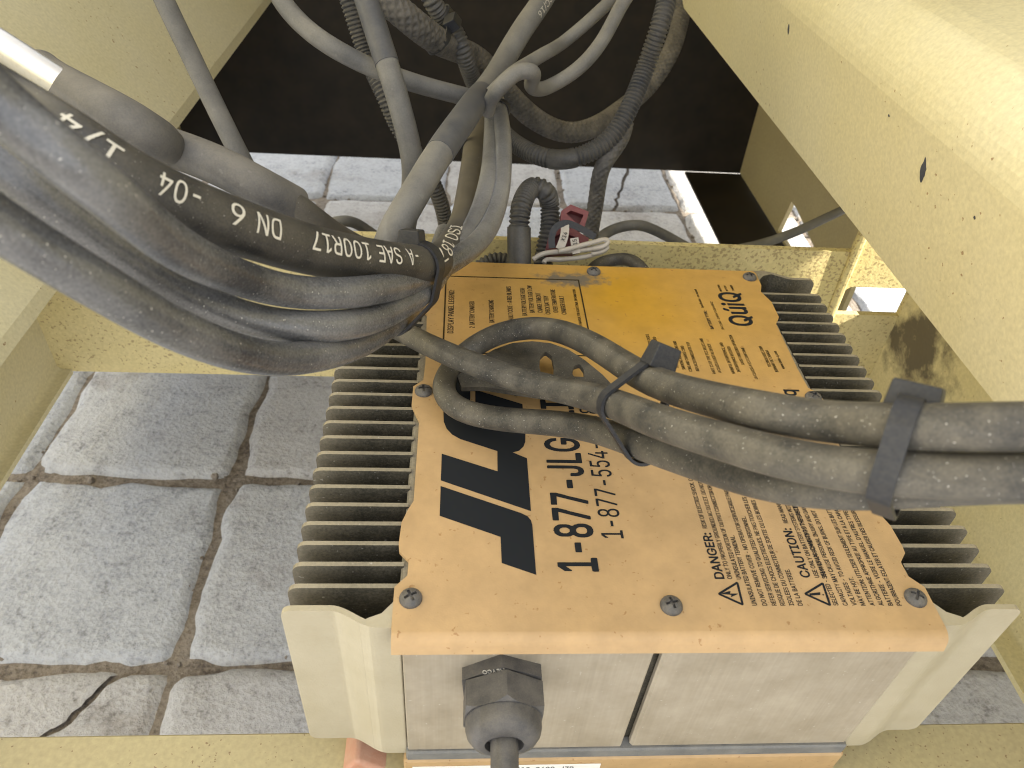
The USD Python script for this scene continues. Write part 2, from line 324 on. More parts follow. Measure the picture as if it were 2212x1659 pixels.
# ------------------------------------------------------------------ ground: pavers on a sand bed
GR = thing('ground', (0, 0, 0), kind='structure', label='grey square stone pavers with sandy joints under the machine', cat='paving')
part('sand_bed', trimesh.Trimesh([[-60, -60, -0.006], [60, -60, -0.006], [60, 60, -0.006], [-60, 60, -0.006]], [[0, 1, 2], [0, 2, 3]]), M['bed'], GR)
NG = 17


def paver(cx, cy, w, d, seed):
    r = np.random.default_rng(seed)
    t = np.linspace(-1, 1, NG); t = np.sign(t) * np.abs(t) ** 0.6           # finer at the edges
    u, v = np.meshgrid(t, t, indexing='ij')
    k = 0.025                                                                 # rounded corners
    x, y = u * w / 2 * (1 - k * np.abs(v) ** 7), v * d / 2 * (1 - k * np.abs(u) ** 7)
    edge = np.maximum(np.abs(u), np.abs(v))
    wob = (meshkit.fbm(np.stack([cx + x, cy + y, 0 * x + seed], -1) * 26, 4, 5) - 0.5) * 0.019
    x = x + wob * (np.abs(u) > 0.9); y = y + wob * (np.abs(v) > 0.9)
    z = (meshkit.fbm(np.stack([cx + x, cy + y, 0 * x + seed * 1.7], -1) * 30, 5, 9) - 0.5) * 0.0045
    z = z - 0.009 * np.clip((edge - 0.93) / 0.07, 0, 1) ** 1.6
    z = z + r.normal(0, 0.008) * x + r.normal(0, 0.008) * y + r.normal(0, 0.001)
    P = np.stack([cx + x, cy + y, z], -1).reshape(-1, 3)
    idx = np.arange(NG * NG).reshape(NG, NG)
    q = np.stack([idx[:-1, :-1], idx[1:, :-1], idx[1:, 1:], idx[:-1, 1:]], -1).reshape(-1, 4)
    return P, np.vstack([q[:, [0, 1, 2]], q[:, [0, 2, 3]]])


PX, PY, SX, SY = -0.3225, 0.2075, 0.2165, 0.2215
BROKEN = {(-1, -1): ((0.005, 0.03), (0.75, -0.6)), (-2, 0): ((0.03, 0.0), (0.9, 0.45)), (2, 4): ((0.02, 0.01), (0.95, -0.3))}
n = 0
for i in range(-5, 7):
    for j in range(-7, 7):
        n += 1
        pv = paver(PX + (i + 0.5) * SX, PY + (j + 0.5) * SY, SX - 0.0035, SY - 0.0035, n)
        sm = M['stone'][int(RNG.integers(3))]
        if (i, j) in BROKEN:                                                  # cracked right through
            (ox, oy), (nx, ny) = BROKEN[(i, j)]
            c = np.array([PX + (i + 0.5) * SX + ox, PY + (j + 0.5) * SY + oy, 0]); nv = np.array([nx, ny, 0.0]) / math.hypot(nx, ny)
            for sg in (-1, 1):
                V, F = pv; d = (V - c) @ nv * sg
                V = V.copy(); t = V @ np.array([-nv[1], nv[0], 0])
                wv = (meshkit.fbm(np.stack([t * 60, t * 0 + 3, t * 0], -1), 3, n) - 0.5) * 0.012
                keep = trimesh.Trimesh(V + nv * wv[:, None] * 0, F, process=False).slice_plane(c + nv * sg * 0.0028, nv * sg)
                v2 = np.array(keep.vertices); d2 = (v2 - c) @ nv * sg
                t2 = v2 @ np.array([-nv[1], nv[0], 0]); near = np.clip(1 - d2 / 0.02, 0, 1)
                v2 += nv * (((meshkit.fbm(np.stack([t2 * 70, t2 * 0 + 3, t2 * 0], -1), 3, n) - 0.5) * 0.014) * near)[:, None]
                v2[:, 2] -= 0.007 * np.clip(1 - d2 / 0.004, 0, 1)
                part('paver', (v2, np.array(keep.faces)), sm, GR, smooth=True)
            continue
        part('paver', pv, sm, GR, smooth=True)
peb = []
for k in range(420):
    if RNG.random() < 0.5: x, y = PX + int(RNG.integers(-2, 5)) * SX + RNG.normal(0, 0.006), RNG.uniform(0.0, 1.4)
    else: x, y = RNG.uniform(-0.8, 0.7), PY + int(RNG.integers(-1, 6)) * SY + RNG.normal(0, 0.006)
    s = abs(RNG.normal(0.0014, 0.0012)) + 0.0006
    m = trimesh.creation.icosphere(1, s); m.vertices *= RNG.uniform(0.6, 1.2, 3); m.vertices += RNG.normal(0, s * 0.12, m.vertices.shape)
    m.apply_translation([x, y, -0.0055 + s * 0.4]); peb.append(m)
part('joint_pebbles', peb, M['bed'], GR, kind='stuff')

# ------------------------------------------------------------------ the machine's frame
FRM = thing('machine_frame', (0, 0.32, 0), label='faded cream yellow steel frame of a lift machine around the charger', cat='machine frame')
ZO = -0.155
XL, XR, YB = -0.388, 0.262, 0.317


def sheet(profile, y0, y1, t=0.004):
    """A bent sheet: an XZ centre line extruded along Y."""
    poly = LineString(profile).buffer(t / 2, cap_style=2, join_style=1, quad_segs=6)
    return plate(poly, [[1, 0, 0], [0, 0, 1], [0, -1, 0]], y1 - y0, [0, y1, Z0])


arc = lambda cx, cz, r, a0, a1, n=8: [(cx + r * math.cos(math.radians(a)), cz + r * math.sin(math.radians(a))) for a in np.linspace(a0, a1, n)]
part('side_panel', sheet([(0.150, 0.037)] + arc(0.170, 0.118, 0.036, 186, 112, 12) + [(0.185, 0.158)] + arc(0.192, 0.170, 0.016, 245, 350, 7) + [(0.212, 0.205)] + arc(0.222, 0.205, 0.010, 180, 90, 6) + [(0.40, 0.215)], -0.10, 1.0), M['frame'], FRM, smooth=35, label='right upper side panel, faded yellow with a chip of paint missing')
part('side_panel', sheet([(-0.332, -0.043), (-0.335, -0.035), (-0.564, 0.25)], -0.16, 1.0), M['frame'], FRM, smooth=35, label='left upper side panel, faded yellow with rust specks')
part('side_wall', sheet([(0.243, ZO)] + arc(0.256, ZO + 0.006, 0.006, 270, 360, 5) + [(XR, -0.056)], -0.05, YB), M['frame_stain'], FRM, smooth=35)
part('side_wall', sheet([(-0.376, ZO)] + arc(-0.382, ZO + 0.006, 0.006, 270, 180, 5) + [(XL, 0.02)], -0.05, YB), M['frame'], FRM, smooth=35)
cm = sbox(XL, ZO, 0.203, -0.027)
cm = cm.union(Polygon([(0.203, ZO), (XR, ZO), (XR, -0.060), (0.2415, -0.0437), (0.2065, -0.0125), (0.2035, -0.0125), (0.203, -0.030)]))
cm = cm.difference(Polygon([(0.2085, -0.060), (0.2125, -0.0565), (XR - 0.002, -0.0565), (XR - 0.002, -0.0815), (0.199, -0.0815)]))
part('crossmember', plate(cm, [[1, 0, 0], [0, 0, 1], [0, -1, 0]], 0.005, [0, YB + 0.005, Z0]), M['frame_pit'], FRM)
bead = trimesh.creation.cylinder(0.0035, 0.095, sections=10); bead.vertices[:, :2] += 0
bead = trimesh.Trimesh(*mesh_arrays(bead)); bead = bead.subdivide().subdivide(); bead.vertices += (meshkit.fbm(bead.vertices * 160, 2)[:, None] - 0.5) * 0.002
bead.apply_translation(up([0.2045, YB - 0.001, -0.030 - 0.020])); part('weld_bead', bead, M['frame_pit'], FRM, smooth=True)
part('beam_stop', bx(0.098, 0.102, YB + 0.012, 0.395, -0.31, -0.078), M['frame_dull'], FRM)  # added out of sight to stop a stray sunbeam
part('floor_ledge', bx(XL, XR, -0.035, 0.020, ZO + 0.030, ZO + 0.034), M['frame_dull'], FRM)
# rear bay: cross plate and floor angle with deep shade put into their colour, dull inner walls
part('rear_plate', bx(-0.52, 0.40, 1.000, 1.006, -0.28, 0.42), M['shade_black'], FRM)
part('floor_angle', bx(0.286, 0.382, YB + 0.03, 1.0, -0.284, -0.280), M['shade_black'], FRM)
P3 = [(0.801, -0.2746), (0.789, -0.222), (0.770, -0.222), (0.690, -0.234), (0.690, -0.2746)]
iw = sbox(0.575, -0.278, 0.998, 0.15).difference(Polygon(P3))
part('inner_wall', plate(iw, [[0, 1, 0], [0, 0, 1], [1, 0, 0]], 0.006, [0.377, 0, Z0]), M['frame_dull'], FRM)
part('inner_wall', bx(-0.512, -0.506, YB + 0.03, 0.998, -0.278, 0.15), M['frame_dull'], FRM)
# unseen bodywork added to shape the light: deck over the rear bay, outer skirts
part('shade_deck', bx(-0.30, 0.62, 0.24, 1.45, 0.421, 0.43), M['frame_dull'], FRM)
sk = sbox(-0.42, -0.170, 1.45, 1.12).union(sbox(-0.40, -0.39, 0.50, 0.0)).difference(sbox(0.196, 0.225, 0.245, 0.327))  # window cut to let one sunbeam onto the crossmember
part('shade_skirt', plate(sk, [[0, 1, 0], [0, 0, 1], [1, 0, 0]], 0.005, [0.62, 0, Z0]), M['frame'], FRM)
part('shade_skirt', bx(-0.805, -0.80, -0.45, 1.45, 0.12, 1.10), M['frame'], FRM)  # unseen plate added to take skylight off the right panel
# dirt smudge in the corner and chips on the panel
def blob(c, u, v, su, sv, seed, h=0.0008, n=40, mesh_mat='dirt', name='dirt_patch', parent=None, thr=0.5):
    r = np.random.default_rng(seed); ph = r.uniform(0, 9, 2)
    a = np.linspace(0, 2 * np.pi, n, endpoint=False)
    rad = 0.55 + 0.75 * meshkit.fbm(np.stack([np.cos(a) * 1.6 + ph[0], np.sin(a) * 1.6 + ph[1], 0 * a], -1), 4, seed)
    c, u, v = np.asarray(c, float), np.asarray(u, float), np.asarray(v, float); nn = np.cross(u, v)
    ring = [c + nn * (h * (1 - k) ** 0.5) + u * (su * k * rad * np.cos(a))[:, None] + v * (sv * k * rad * np.sin(a))[:, None] for k in (0.35, 0.7, 0.92, 1.0)]
    V = np.vstack([c[None] + nn * h] + ring); F = [[0, 1 + i, 1 + (i + 1) % n] for i in range(n)]
    for k in range(3):
        for i in range(n):
            p, q = 1 + k * n + i, 1 + k * n + (i + 1) % n
            F += [[p, p + n, q], [q, p + n, q + n]]
    return V, np.array(F)


# ------------------------------------------------------------------ the battery charger
CHO = np.array([0, 0.123, Z0 - 0.120])
CH = thing('battery_charger', CHO, label='yellow-lidded finned battery charger with black and white print, bolted in the frame', cat='battery charger')
YF = [0.0187 + 0.00962 * k for k in range(22)]
YE = YF[-1] + 0.00962
part('heatsink_body', bx(-0.0995, 0.0995, 0.0045, 0.2425, -0.1000, -0.0025), M['fin'], CH)
HZ0, HZ1 = -0.0985, -0.0015
for sgn, tip in ((-1, 0.1402), (1, 0.1362)):
    x0 = 0.0985
    for k, y in enumerate(YF):
        pr = Polygon([(x0, y - 0.0016), (tip - 0.001, y - 0.0009), (tip, y), (tip - 0.001, y + 0.0009), (x0, y + 0.0016)])
        m = plate(sbox(x0, HZ0, tip, HZ1).buffer(-0.004).buffer(0.004, quad_segs=4).union(sbox(x0, HZ0, tip - 0.01, HZ1)), [[sgn, 0, 0], [0, 0, 1], [0, -1 * 1, 0]], 0.0019, [0, y + 0.00095, Z0])
        part('fin', m, M['fin'], CH)
    for yb, d in ((0.0, 1), (0.2455, -1)):
        s = np.linspace(0, 1, 14); xs = 0.106 + (0.1235 - 0.106) * s; ys = 0.0022 + 0.0068 * (3 * s ** 2 - 2 * s ** 3)
        line = [(0.0992, 0.0022)] + list(zip(xs, ys)) + [(tip, 0.0090)]
        poly = LineString(line).buffer(0.0011, cap_style=1, quad_segs=3)
        valley = Polygon([(0.0990, 0.0022), (0.1125, 0.0030), (0.1095, 0.0050), (0.105, 0.0068), (0.1015, 0.0110), (0.0990, 0.0160)])
        poly = poly.union(valley).buffer(0)
        poly = affinity.affine_transform(poly, [sgn, 0, 0, d, 0, yb])
        poly = orient(poly)
        em = mf.Manifold.extrude(mf.CrossSection([np.array(poly.exterior.coords)[:-1]]), HZ1 - HZ0 + 0.0028).translate([0, 0, HZ0 - 0.002 + Z0])
        rr = sbox(0.05, HZ0 - 0.002, tip + 0.0005, HZ1 + 0.0008).buffer(-0.004).buffer(0.004, quad_segs=5)
        rr = affinity.affine_transform(rr, [sgn, 0, 0, 1, 0, 0])
        cut = mf.Manifold.extrude(mf.CrossSection([np.array(orient(rr).exterior.coords)[:-1]]), 0.6).rotate([90, 0, 0]).translate([0, 0.4, Z0])
        em = em ^ cut
        part('end_fin', em, M['endfin'] if d == 1 else M['fin'], CH, smooth=30)

# lid: outline with the screw tabs and notches, and a folded front flange
half = [(0.1010, -0.001), (0.1012, 0.0172), (0.0968, 0.0222), (0.0968, 0.0287), (0.1006, 0.0331), (0.1010, 0.0365), (0.1006, 0.0470), (0.0985, 0.0535), (0.0965, 0.0580),
        (0.0966, 0.1050), (0.1006, 0.1155), (0.1006, 0.1290), (0.0960, 0.1338), (0.0956, 0.1480), (0.0966, 0.1880), (0.1004, 0.1945), (0.1008, 0.2100), (0.0976, 0.2200), (0.1000, 0.2270), (0.1006, 0.2400), (0.0995, 0.2425)]
lid = Polygon([(x, y) for x, y in half] + [(-x, y) for x, y in half[::-1]]).buffer(-0.0008).buffer(0.0016, quad_segs=4).buffer(-0.0008)
lidm = prism(lid, -0.0016, 0.0)
fl = [(-0.0, -0.0008)] + [(-0.0035 * math.sin(t), -0.0008 - 0.0035 * (1 - math.cos(t))) for t in np.linspace(0.2, 1.35, 7)] + [(-0.0042, -0.0075)]
flp = LineString(fl).buffer(0.0008, cap_style=2, join_style=1)
flm = plate(flp, [[0, 1, 0], [0, 0, 1], [1, 0, 0]], 0.2018, up([-0.1009, -0.0005, 0]))
LID = part('lid', [lidm, flm], M['cover_lid'], CH, smooth=30)
# front face: two brushed panels with a dark slot between, gasket, bottom cover with its label
part('front_panel', bx(-0.0978, -0.0047, 0.0, 0.0045, -0.0955, -0.0025, 0.0006), M['front'], CH)
part('front_panel', bx(-0.0010, 0.0978, 0.0, 0.0045, -0.0955, -0.0025, 0.0012), M['front'], CH)
part('gasket', bx(-0.0985, 0.0985, -0.0012, 0.10, -0.1030, -0.0957, 0.0008), M['gasket'], CH)
part('bottom_cover', bx(-0.0998, 0.0998, -0.0016, 0.242, -0.1200, -0.1033, 0.001), M['cover'], CH)
lab = part('rating_label', bx(-0.0960, -0.0120, -0.0019, -0.00162, -0.1185, -0.1082, 0.0001), M['label'], CH)


def text_at(s, height, length=None, bold=False, depth=0.00012):
    t = meshkit.text_mesh(s, height, depth, bold)
    b = t.bounds
    if length: t.vertices[:, 0] = (t.vertices[:, 0] - b[0, 0]) * (length / (b[1, 0] - b[0, 0]))
    return t


t = text_at('912-2400-J7B', 0.0036, 0.026, True)
part('lettering', trimesh.Trimesh(np.stack([t.vertices[:, 0] - 0.0500, -0.00192 - t.vertices[:, 2], t.vertices[:, 1] - 0.1138], -1) + [0, 0, Z0], t.faces), M['gasket'], lab)


def screw(x, y, r=0.0042):
    prof = [(0, 0.0026), (r * 0.35, 0.0025), (r * 0.7, 0.0020), (r * 0.93, 0.0011), (r, 0.0003), (r * 0.98, -0.001), (0, -0.001)][::-1]
    m = trimesh.creation.revolve(np.array(prof), sections=24)
    a = random.uniform(0, 1.5)
    mm = mf.Manifold(mf.Mesh(np.asarray(m.vertices, np.float32), np.asarray(m.faces, np.uint32)))
    if mm.volume() < 0: mm = mf.Manifold(mf.Mesh(np.asarray(m.vertices, np.float32), np.asarray(m.faces[:, ::-1], np.uint32)))
    cross = mf.Manifold.cube([r * 1.15, r * 0.26, 0.004], True) + mf.Manifold.cube([r * 0.26, r * 1.15, 0.004], True)
    mm = mm - cross.rotate([0, 0, math.degrees(a)]).translate([0, 0, 0.003])
    return mm.translate([x, y, 0.0002 + Z0])


for x, y in ((-0.0950, 0.0122), (0.0, 0.0090), (0.0950, 0.0122), (-0.0955, 0.1253), (0.0958, 0.1260), (0.0, 0.2356), (0.0951, 0.2350)):
    part('screw', screw(x, y), M['screw'], CH, smooth=35)

# printing on the lid (reads towards the back of the charger)
ZT = 0.00008


def lay(t, x, y, name='lettering', m='ink', lab=None):
    """Text mesh laid on the lid: its x runs along +Y, its top towards -X."""
    v = np.stack([x - t.vertices[:, 1], y + t.vertices[:, 0], t.vertices[:, 2] + ZT], -1)
    part(name, trimesh.Trimesh(up(v), t.faces), M[m], LID, label=lab)


def zl(pts, ox, oy, k): return [(on(ox + x * k, oy + y * k, 'z', 0.0)[:2]) for x, y in pts]


k1 = (905.2, 795.5, 0.29756)
jj = [(157, 857), (150, 1072), (592, 1225), (600, 1415), (850, 1500), (822, 1140), (812, 1105), (787, 1076), (740, 1053)]
lg = [(165, 622), (158, 815), (812, 1038), (783, 655), (678, 612), (725, 600), (758, 570), (771, 535), (772, 480), (762, 380), (750, 262), (408, 158), (408, 330), (372, 320), (370, 60), (185, 60), (176, 300), (180, 390), (200, 440), (240, 482), (300, 515), (568, 602), (570, 750)]
for pts, nm in ((jj, 'logo'), (lg, 'logo')):
    poly = Polygon(zl(pts, *k1)).buffer(0)
    part(nm, prism(poly, ZT, ZT + 0.00012), M['ink'], LID)


def line(s, q0, q1, h, bold=False, m='ink', anchor='start', length=None, adv=1.0):
    """Text from pixel q0 to pixel q1 (either may be None: then the length is estimated)."""
    wid = {**{c: 0.30 for c in "Iil.,:;'!|"}, **{c: 0.86 for c in 'MWm@©'}}
    est = sum(wid.get(c, 0.60) for c in s) * h * 1.06 * adv
    if q0 is not None and q1 is not None:
        a, b = on(*q0, 'z', 0), on(*q1, 'z', 0); L = b[1] - a[1]; x, y = (a[0] + b[0]) / 2, a[1]
    elif q0 is not None: a = on(*q0, 'z', 0); L = est; x, y = a[0], a[1]
    else: b = on(*q1, 'z', 0); L = est; x, y = b[0], b[1] - L
    if length: L = length
    if y < 0.004: L -= 0.004 - y; y = 0.004
    lay(text_at(s, h, L, bold), x, y, m=m)


v1 = lambda x, y: (905.2 + x * 0.29756, 795.5 + y * 0.29756)
line('1-877-JLG', v1(1297, 1478), v1(1152, 510), 0.0148, True)
line('-LIFT', v1(1148, 492), None, 0.0148, True, length=0.0440)
line('1-877-554', v1(1490, 1235), v1(1362, 603), 0.0088)
line('-5438', v1(1352, 582), None, 0.0088, length=0.0270)
w3 = lambda x, y: (1481.2 + x * 0.2232, 987.5 + y * 0.2232)
S = 0.00185
line('DANGER:', w3(366, 1180), w3(248, 735), 0.0036, True)
line('RISK OF ELECTRIC SHOCK. CONNECT', w3(208, 690), None, S)
for s, q in (('ONLY TO PROPERLY GROUNDED AC OUTLET. DO NOT USE', (452, 1180)), ('UNINSULATED PORTION OF OUTPUT CONNECTOR OR', (538, 1183)),
             ('UNINSULATED BATTERY TERMINAL.', (692, 1437)), ('DO NOT REMOVE COVER - NO OPERATOR SERVICEABLE PARTS', (790, 1437)), ('REFER SERVICING TO QUALIFIED PERSONNEL.', (882, 1437)),
             ('RISQUE DE CHOCS ELECTRIQUES. NE PAS TOUCHER LES', (965, 1437)), ('ISOLEES DU CONNECTEUR DE SORTIE OU LES BORNES', (1050, 1437)), ('DE LA BATTERIE.', (1135, 1437)),
             ('USE ONLY ON BATTERY SYSTEMS WITH', (1295, 1166)), ('THAT IS APPROPRIATE TO THE SPECIFIED', (1372, 1166)), ('SELECTED - SEE MANUAL. CHARGING OTHER BATTERY', (1480, 1437)),
             ('CAPACITY MAY CAUSE PERSONAL INJURY AND DAMAGE', (1572, 1437)), ('VOLTAGES - TO AVOID RISK OF BURNS. DO NOT', (1660, 1437)), ('MAY BE HOT.', (1742, 1437)),
             ('ATTENTION: UTILISER SEULEMENT SUR LES BATTERIES', (1832, 1437)), ('ALGORITHME APPROPRIE AU TYPE ET A LA CAPACITE', (1918, 1437)), ('BATTERIE - VOIRE LE MANUEL. D\'AUTRES TYPES', (2008, 1437)), ('POURRAIENT ECLATER ET CAUSER DES BLESSURES', (2092, 1437))):
    line(s, w3(*q), None, S, adv=0.98)
line('CAUTION:', w3(1200, 1166), w3(1025, 690), 0.0036, True)
line('READ MANUAL BEFORE', w3(992, 640), None, S)
u5 = lambda x, y: (1316.6 + x * 0.1984, 630.9 + y * 0.1984)
for s, q in (('EXPLOSIVE BATTERY GASES', (425, 460)), ('CHARGING IS REQUIRED', (502, 490)), ('CONSULT MANUAL', (602, 590)), ('HOT OR BREAKING', (688, 620)), ('SMOKING AND BURNING AND', (722, 535)), ('CORE AND CHARGE CORD', (805, 588)),
             ('REPLACED IMMEDIATELY BY', (865, 545)), ('PART 15 OF THE FCC RULES AND', (1010, 505)), ('A CLASS A DIGITAL DEVICE', (1095, 565)), ('HARMFUL INTERFERENCE, AND', (1228, 552)), ('INTERFERENCE RECEIVED', (1310, 595)),
             ('CAUSE UNDESIRED OPERATION', (1330, 470)), ('LA CLASSE A EST CONFORME', (1462, 605)), ('TECHNOLOGIES CORP', (1655, 590)), ('BURNABY BC CANADA', (1725, 635)), ('www.delta-q.com', (1815, 645))):
    line(s, None, u5(*q), S * 0.92, m='ink_brown', adv=0.98)
line('BATTERY TYPE:', u5(1140, 405), u5(1050, 205), 0.0017, True)
line('Specification - see manual', u5(1042, 175), u5(930, -30), 0.0014, m='ink_brown')
line('IN 100-240V 50/60HZ', u5(1255, 410), u5(1115, 105), 0.0014, m='ink_brown')
line('QúiQ', u5(1552, 372), u5(1432, 35), 0.0125, True, length=0.0330)
for s, q in (('INDUSTRIAL', (398, 412)), ('BATTERY', (462, 405)), ('CHARGER', (530, 400))): line(s, (1481.2 + q[0] * 0.1984, 548.6 + q[1] * 0.1984), None, 0.0013, m='ink_brown')
line('delta-q', None, u5(2010, 1065), 0.0075, True)
b6 = lambda x, y: (932.6 + x * 0.1736, 603.4 + y * 0.1736)
line('DISPLAY PANEL LEGEND:', b6(265, 672), b6(285, 135), 0.0031)
for s, q in (('2  BATTERY CHARGED', (530, 275)), ('BATTERY CHARGING', (768, 260)), ('FAULT CODE = # RED BLINKS', (985, 92)), ('BATTERY VOLTAGE HIGH', (1155, 112)), ('BATTERY VOLTAGE LOW', (1243, 82)),
             ('CHARGE TIMEOUT', (1350, 172)), ('CHECK BATTERY', (1447, 208)), ('OVER TEMPERATURE', (1532, 130)), ('CHARGER FAULT', (1640, 210))):
    line(s, None, b6(*q), 0.0027, adv=0.80)
line('SEE MANUAL FOR ADDITIONAL INFORMATION', None, b6(1785, 128), 0.0016, m='ink_brown')
bl = lambda a, b, w=0.0008: LineString([on(*a, 'z', 0)[:2], on(*b, 'z', 0)[:2]]).buffer(w / 2, cap_style=2)
x0, x1 = on(961, 624, 'z', 0)[0], on(1254, 621, 'z', 0)[0]
y1 = on(1100, 600, 'z', 0)[1]; y0 = on(1181, 768, 'z', 0)[1]
frame = sbox(x0, y0, x1, y1); frame = frame.difference(frame.buffer(-0.0008))
part('legend_frame', prism(frame, ZT, ZT + 0.00012), M['ink_brown'], LID)


def tri(q):                                  # rounded warning triangle from its three pixel corners
    p = Polygon([on(*w3(*c), 'z', 0)[:2] for c in q]).buffer(-0.0006).buffer(0.0006, quad_segs=4)
    return p.difference(p.buffer(-0.0008))


part('warning_sign', prism(unary_union([tri([(300, 1325), (505, 1200), (565, 1445)]), Polygon([on(*w3(*c), 'z', 0)[:2] for c in ((350, 1322), (430, 1300), (425, 1325), (500, 1325), (440, 1352), (445, 1332))]).buffer(0.0001)]), ZT, ZT + 0.00012), M['ink'], LID)
ex = unary_union([Polygon([on(*w3(*c), 'z', 0)[:2] for c in ((1195, 1322), (1300, 1310), (1302, 1335), (1200, 1340))]), Point(on(*w3(1330, 1333), 'z', 0)[:2]).buffer(0.0003)])
part('warning_sign', prism(unary_union([tri([(1135, 1325), (1330, 1207), (1412, 1450)]), ex]), ZT, ZT + 0.00012), M['ink'], LID)
part('register_mark', prism(unary_union([Point(on(*v1(706, 180), 'z', 0)[:2]).buffer(0.0023).difference(Point(on(*v1(706, 180), 'z', 0)[:2]).buffer(0.0018))]), ZT, ZT + 0.00012), M['ink'], LID)

# cable gland: hex base, hex cap nut, domed compression nut
GX, GZ = -0.0606, -0.0338


def ygon(profile, sections=40, x=GX, z=GZ, rot=0):
    """Revolve (radius, distance out of the front face) about the Y axis at (x, z)."""
    m = trimesh.creation.revolve(np.array(profile), sections=sections)
    v = m.vertices; a = rot
    vx, vz = v[:, 0] * math.cos(a) - v[:, 1] * math.sin(a), v[:, 0] * math.sin(a) + v[:, 1] * math.cos(a)
    return trimesh.Trimesh(up(np.stack([x + vx, -v[:, 2], z + vz], -1)), m.faces[:, ::-1] if False else m.faces, process=False)


def hexnut(r, y0, y1, rot, r_round=None):
    hx = mf.CrossSection([[(r * math.cos(rot + k * math.pi / 3), r * math.sin(rot + k * math.pi / 3)) for k in range(6)]])
    m = mf.Manifold.extrude(hx, y1 - y0)
    if r_round:                              # chamfer with a cone
        cone = mf.Manifold.revolve(mf.CrossSection([[(0, -0.001), (r * 1.2, -0.001), (r * 1.2, (y1 - y0) * 0.62), (r * 0.86, y1 - y0 + 0.0004), (0, y1 - y0 + 0.0004)]]), 48)
        m = m ^ cone
    v, f = mesh_arrays(m)
    return trimesh.Trimesh(up(np.stack([GX + v[:, 0], -(y0 + v[:, 2]), GZ + v[:, 1]], -1)), f, process=False)


GL = part('cable_gland', hexnut(0.0170, 0.0, 0.0050, math.radians(34)), M['gland'], CH)
part('cap_nut', hexnut(0.0164, 0.0056, 0.0165, math.radians(28), True), M['gland'], GL, smooth=25)
part('dome_nut', ygon([(0.0, 0.0160), (0.0139, 0.0160), (0.0139, 0.0198), (0.0132, 0.0224), (0.0115, 0.0246), (0.0094, 0.0255), (0.0070, 0.0256), (0.0066, 0.0225), (0.0, 0.0225)]), M['gland'], GL, smooth=40)
t = text_at('HEYCO', 0.0026, 0.0080); ca, sa = math.cos(math.radians(10)), math.sin(math.radians(10))
tx, ty = t.vertices[:, 0] - 0.0040, t.vertices[:, 1] - 0.0013
part('lettering', trimesh.Trimesh(up(np.stack([GX - 0.0040 - (tx * ca - ty * sa), -0.0051 - t.vertices[:, 2], GZ + 0.0141 - (tx * sa + ty * ca)], -1)), t.faces), M['white_ink'], GL)

# ------------------------------------------------------------------ cables and hoses
LINES = {}


def floor_z(P, r):
    """Keep a cable's centre clear of the lid and fins below it."""
    x, y, z = P[0], P[1], P[2] - Z0
    if -0.145 < x < 0.142 and -0.01 < y < 0.255 and -0.03 < z < r + 0.0015: return r + 0.0015
    return None


def course(pts, dia, clear=True):
    """Centre line through points given as (x, y, apparent width): the width sets the distance. Returns dense points and radii."""
    ctr = []
    for q in pts:
        P = at(q[0], q[1], FOC * dia / q[2])
        if clear:
            zc = floor_z(P, dia / 2)
            if zc is not None:
                d = P - CAM; P = CAM + d * ((zc + Z0 - CAM[2]) / d[2])
        ctr.append(P)
    return np.array(ctr)


def dense(ctr, step):
    t = np.r_[0, np.cumsum(np.linalg.norm(np.diff(ctr, axis=0), axis=1) ** 0.5)]
    cs = CubicSpline(t, ctr, bc_type='natural')
    fine = cs(np.linspace(0, t[-1], 1200))
    for ax in range(3): fine[:, ax] = gaussian_filter1d(fine[:, ax], 14, mode='nearest')
    s = np.r_[0, np.cumsum(np.linalg.norm(np.diff(fine, axis=0), axis=1))]
    n = max(8, int(s[-1] / step))
    u = np.linspace(0, s[-1], n)
    return np.stack([np.interp(u, s, fine[:, a]) for a in range(3)], -1), u


def frames(P):
    T = np.gradient(P, axis=0); T /= np.linalg.norm(T, axis=1, keepdims=True)
    n = np.cross(T[0], [0.3, 0.2, 1.0]); n /= np.linalg.norm(n)
    N = [n]
    for k in range(1, len(P)):
        n = N[-1] - T[k] * (N[-1] @ T[k]); N.append(n / np.linalg.norm(n))
    N = np.array(N)
    return T, N, np.cross(T, N)


def tube(P, R, sides=18, relief=None, flat=None):
    """Swept tube with end caps. R: radius per point; relief(s index array, angle) multiplies it; flat squeezes the second axis."""
    T, N, B = frames(P)
    a = np.linspace(0, 2 * np.pi, sides, endpoint=False)
    R = np.broadcast_to(R, (len(P),))
    rr = R[:, None] * (1 if relief is None else relief(np.arange(len(P))[:, None], a[None]))
    k = 1.0 if flat is None else flat
    V = P[:, None] + N[:, None] * (rr * np.cos(a))[..., None] + B[:, None] * (rr * k * np.sin(a))[..., None]
    n = len(P); V = V.reshape(-1, 3)
    i, j = np.meshgrid(np.arange(n - 1), np.arange(sides), indexing='ij'); j2 = (j + 1) % sides
    A, Bq, C, D = i * sides + j, i * sides + j2, (i + 1) * sides + j2, (i + 1) * sides + j
    F = np.concatenate([np.stack([A, Bq, C], -1).reshape(-1, 3), np.stack([A, C, D], -1).reshape(-1, 3)])
    V = np.vstack([V, P[:1], P[-1:]])
    c0, c1 = len(V) - 2, len(V) - 1
    jj = np.arange(sides)
    F = np.vstack([F, np.stack([np.full(sides, c0), (jj + 1) % sides, jj], -1), np.stack([np.full(sides, c1), (n - 1) * sides + jj, (n - 1) * sides + (jj + 1) % sides], -1)])
    return V, F


def wobble(P, amp=0.0004, seed=0):
    return P + (np.stack([meshkit.noise(P * 28, seed + k) for k in range(3)], -1) - 0.5) * 2 * amp


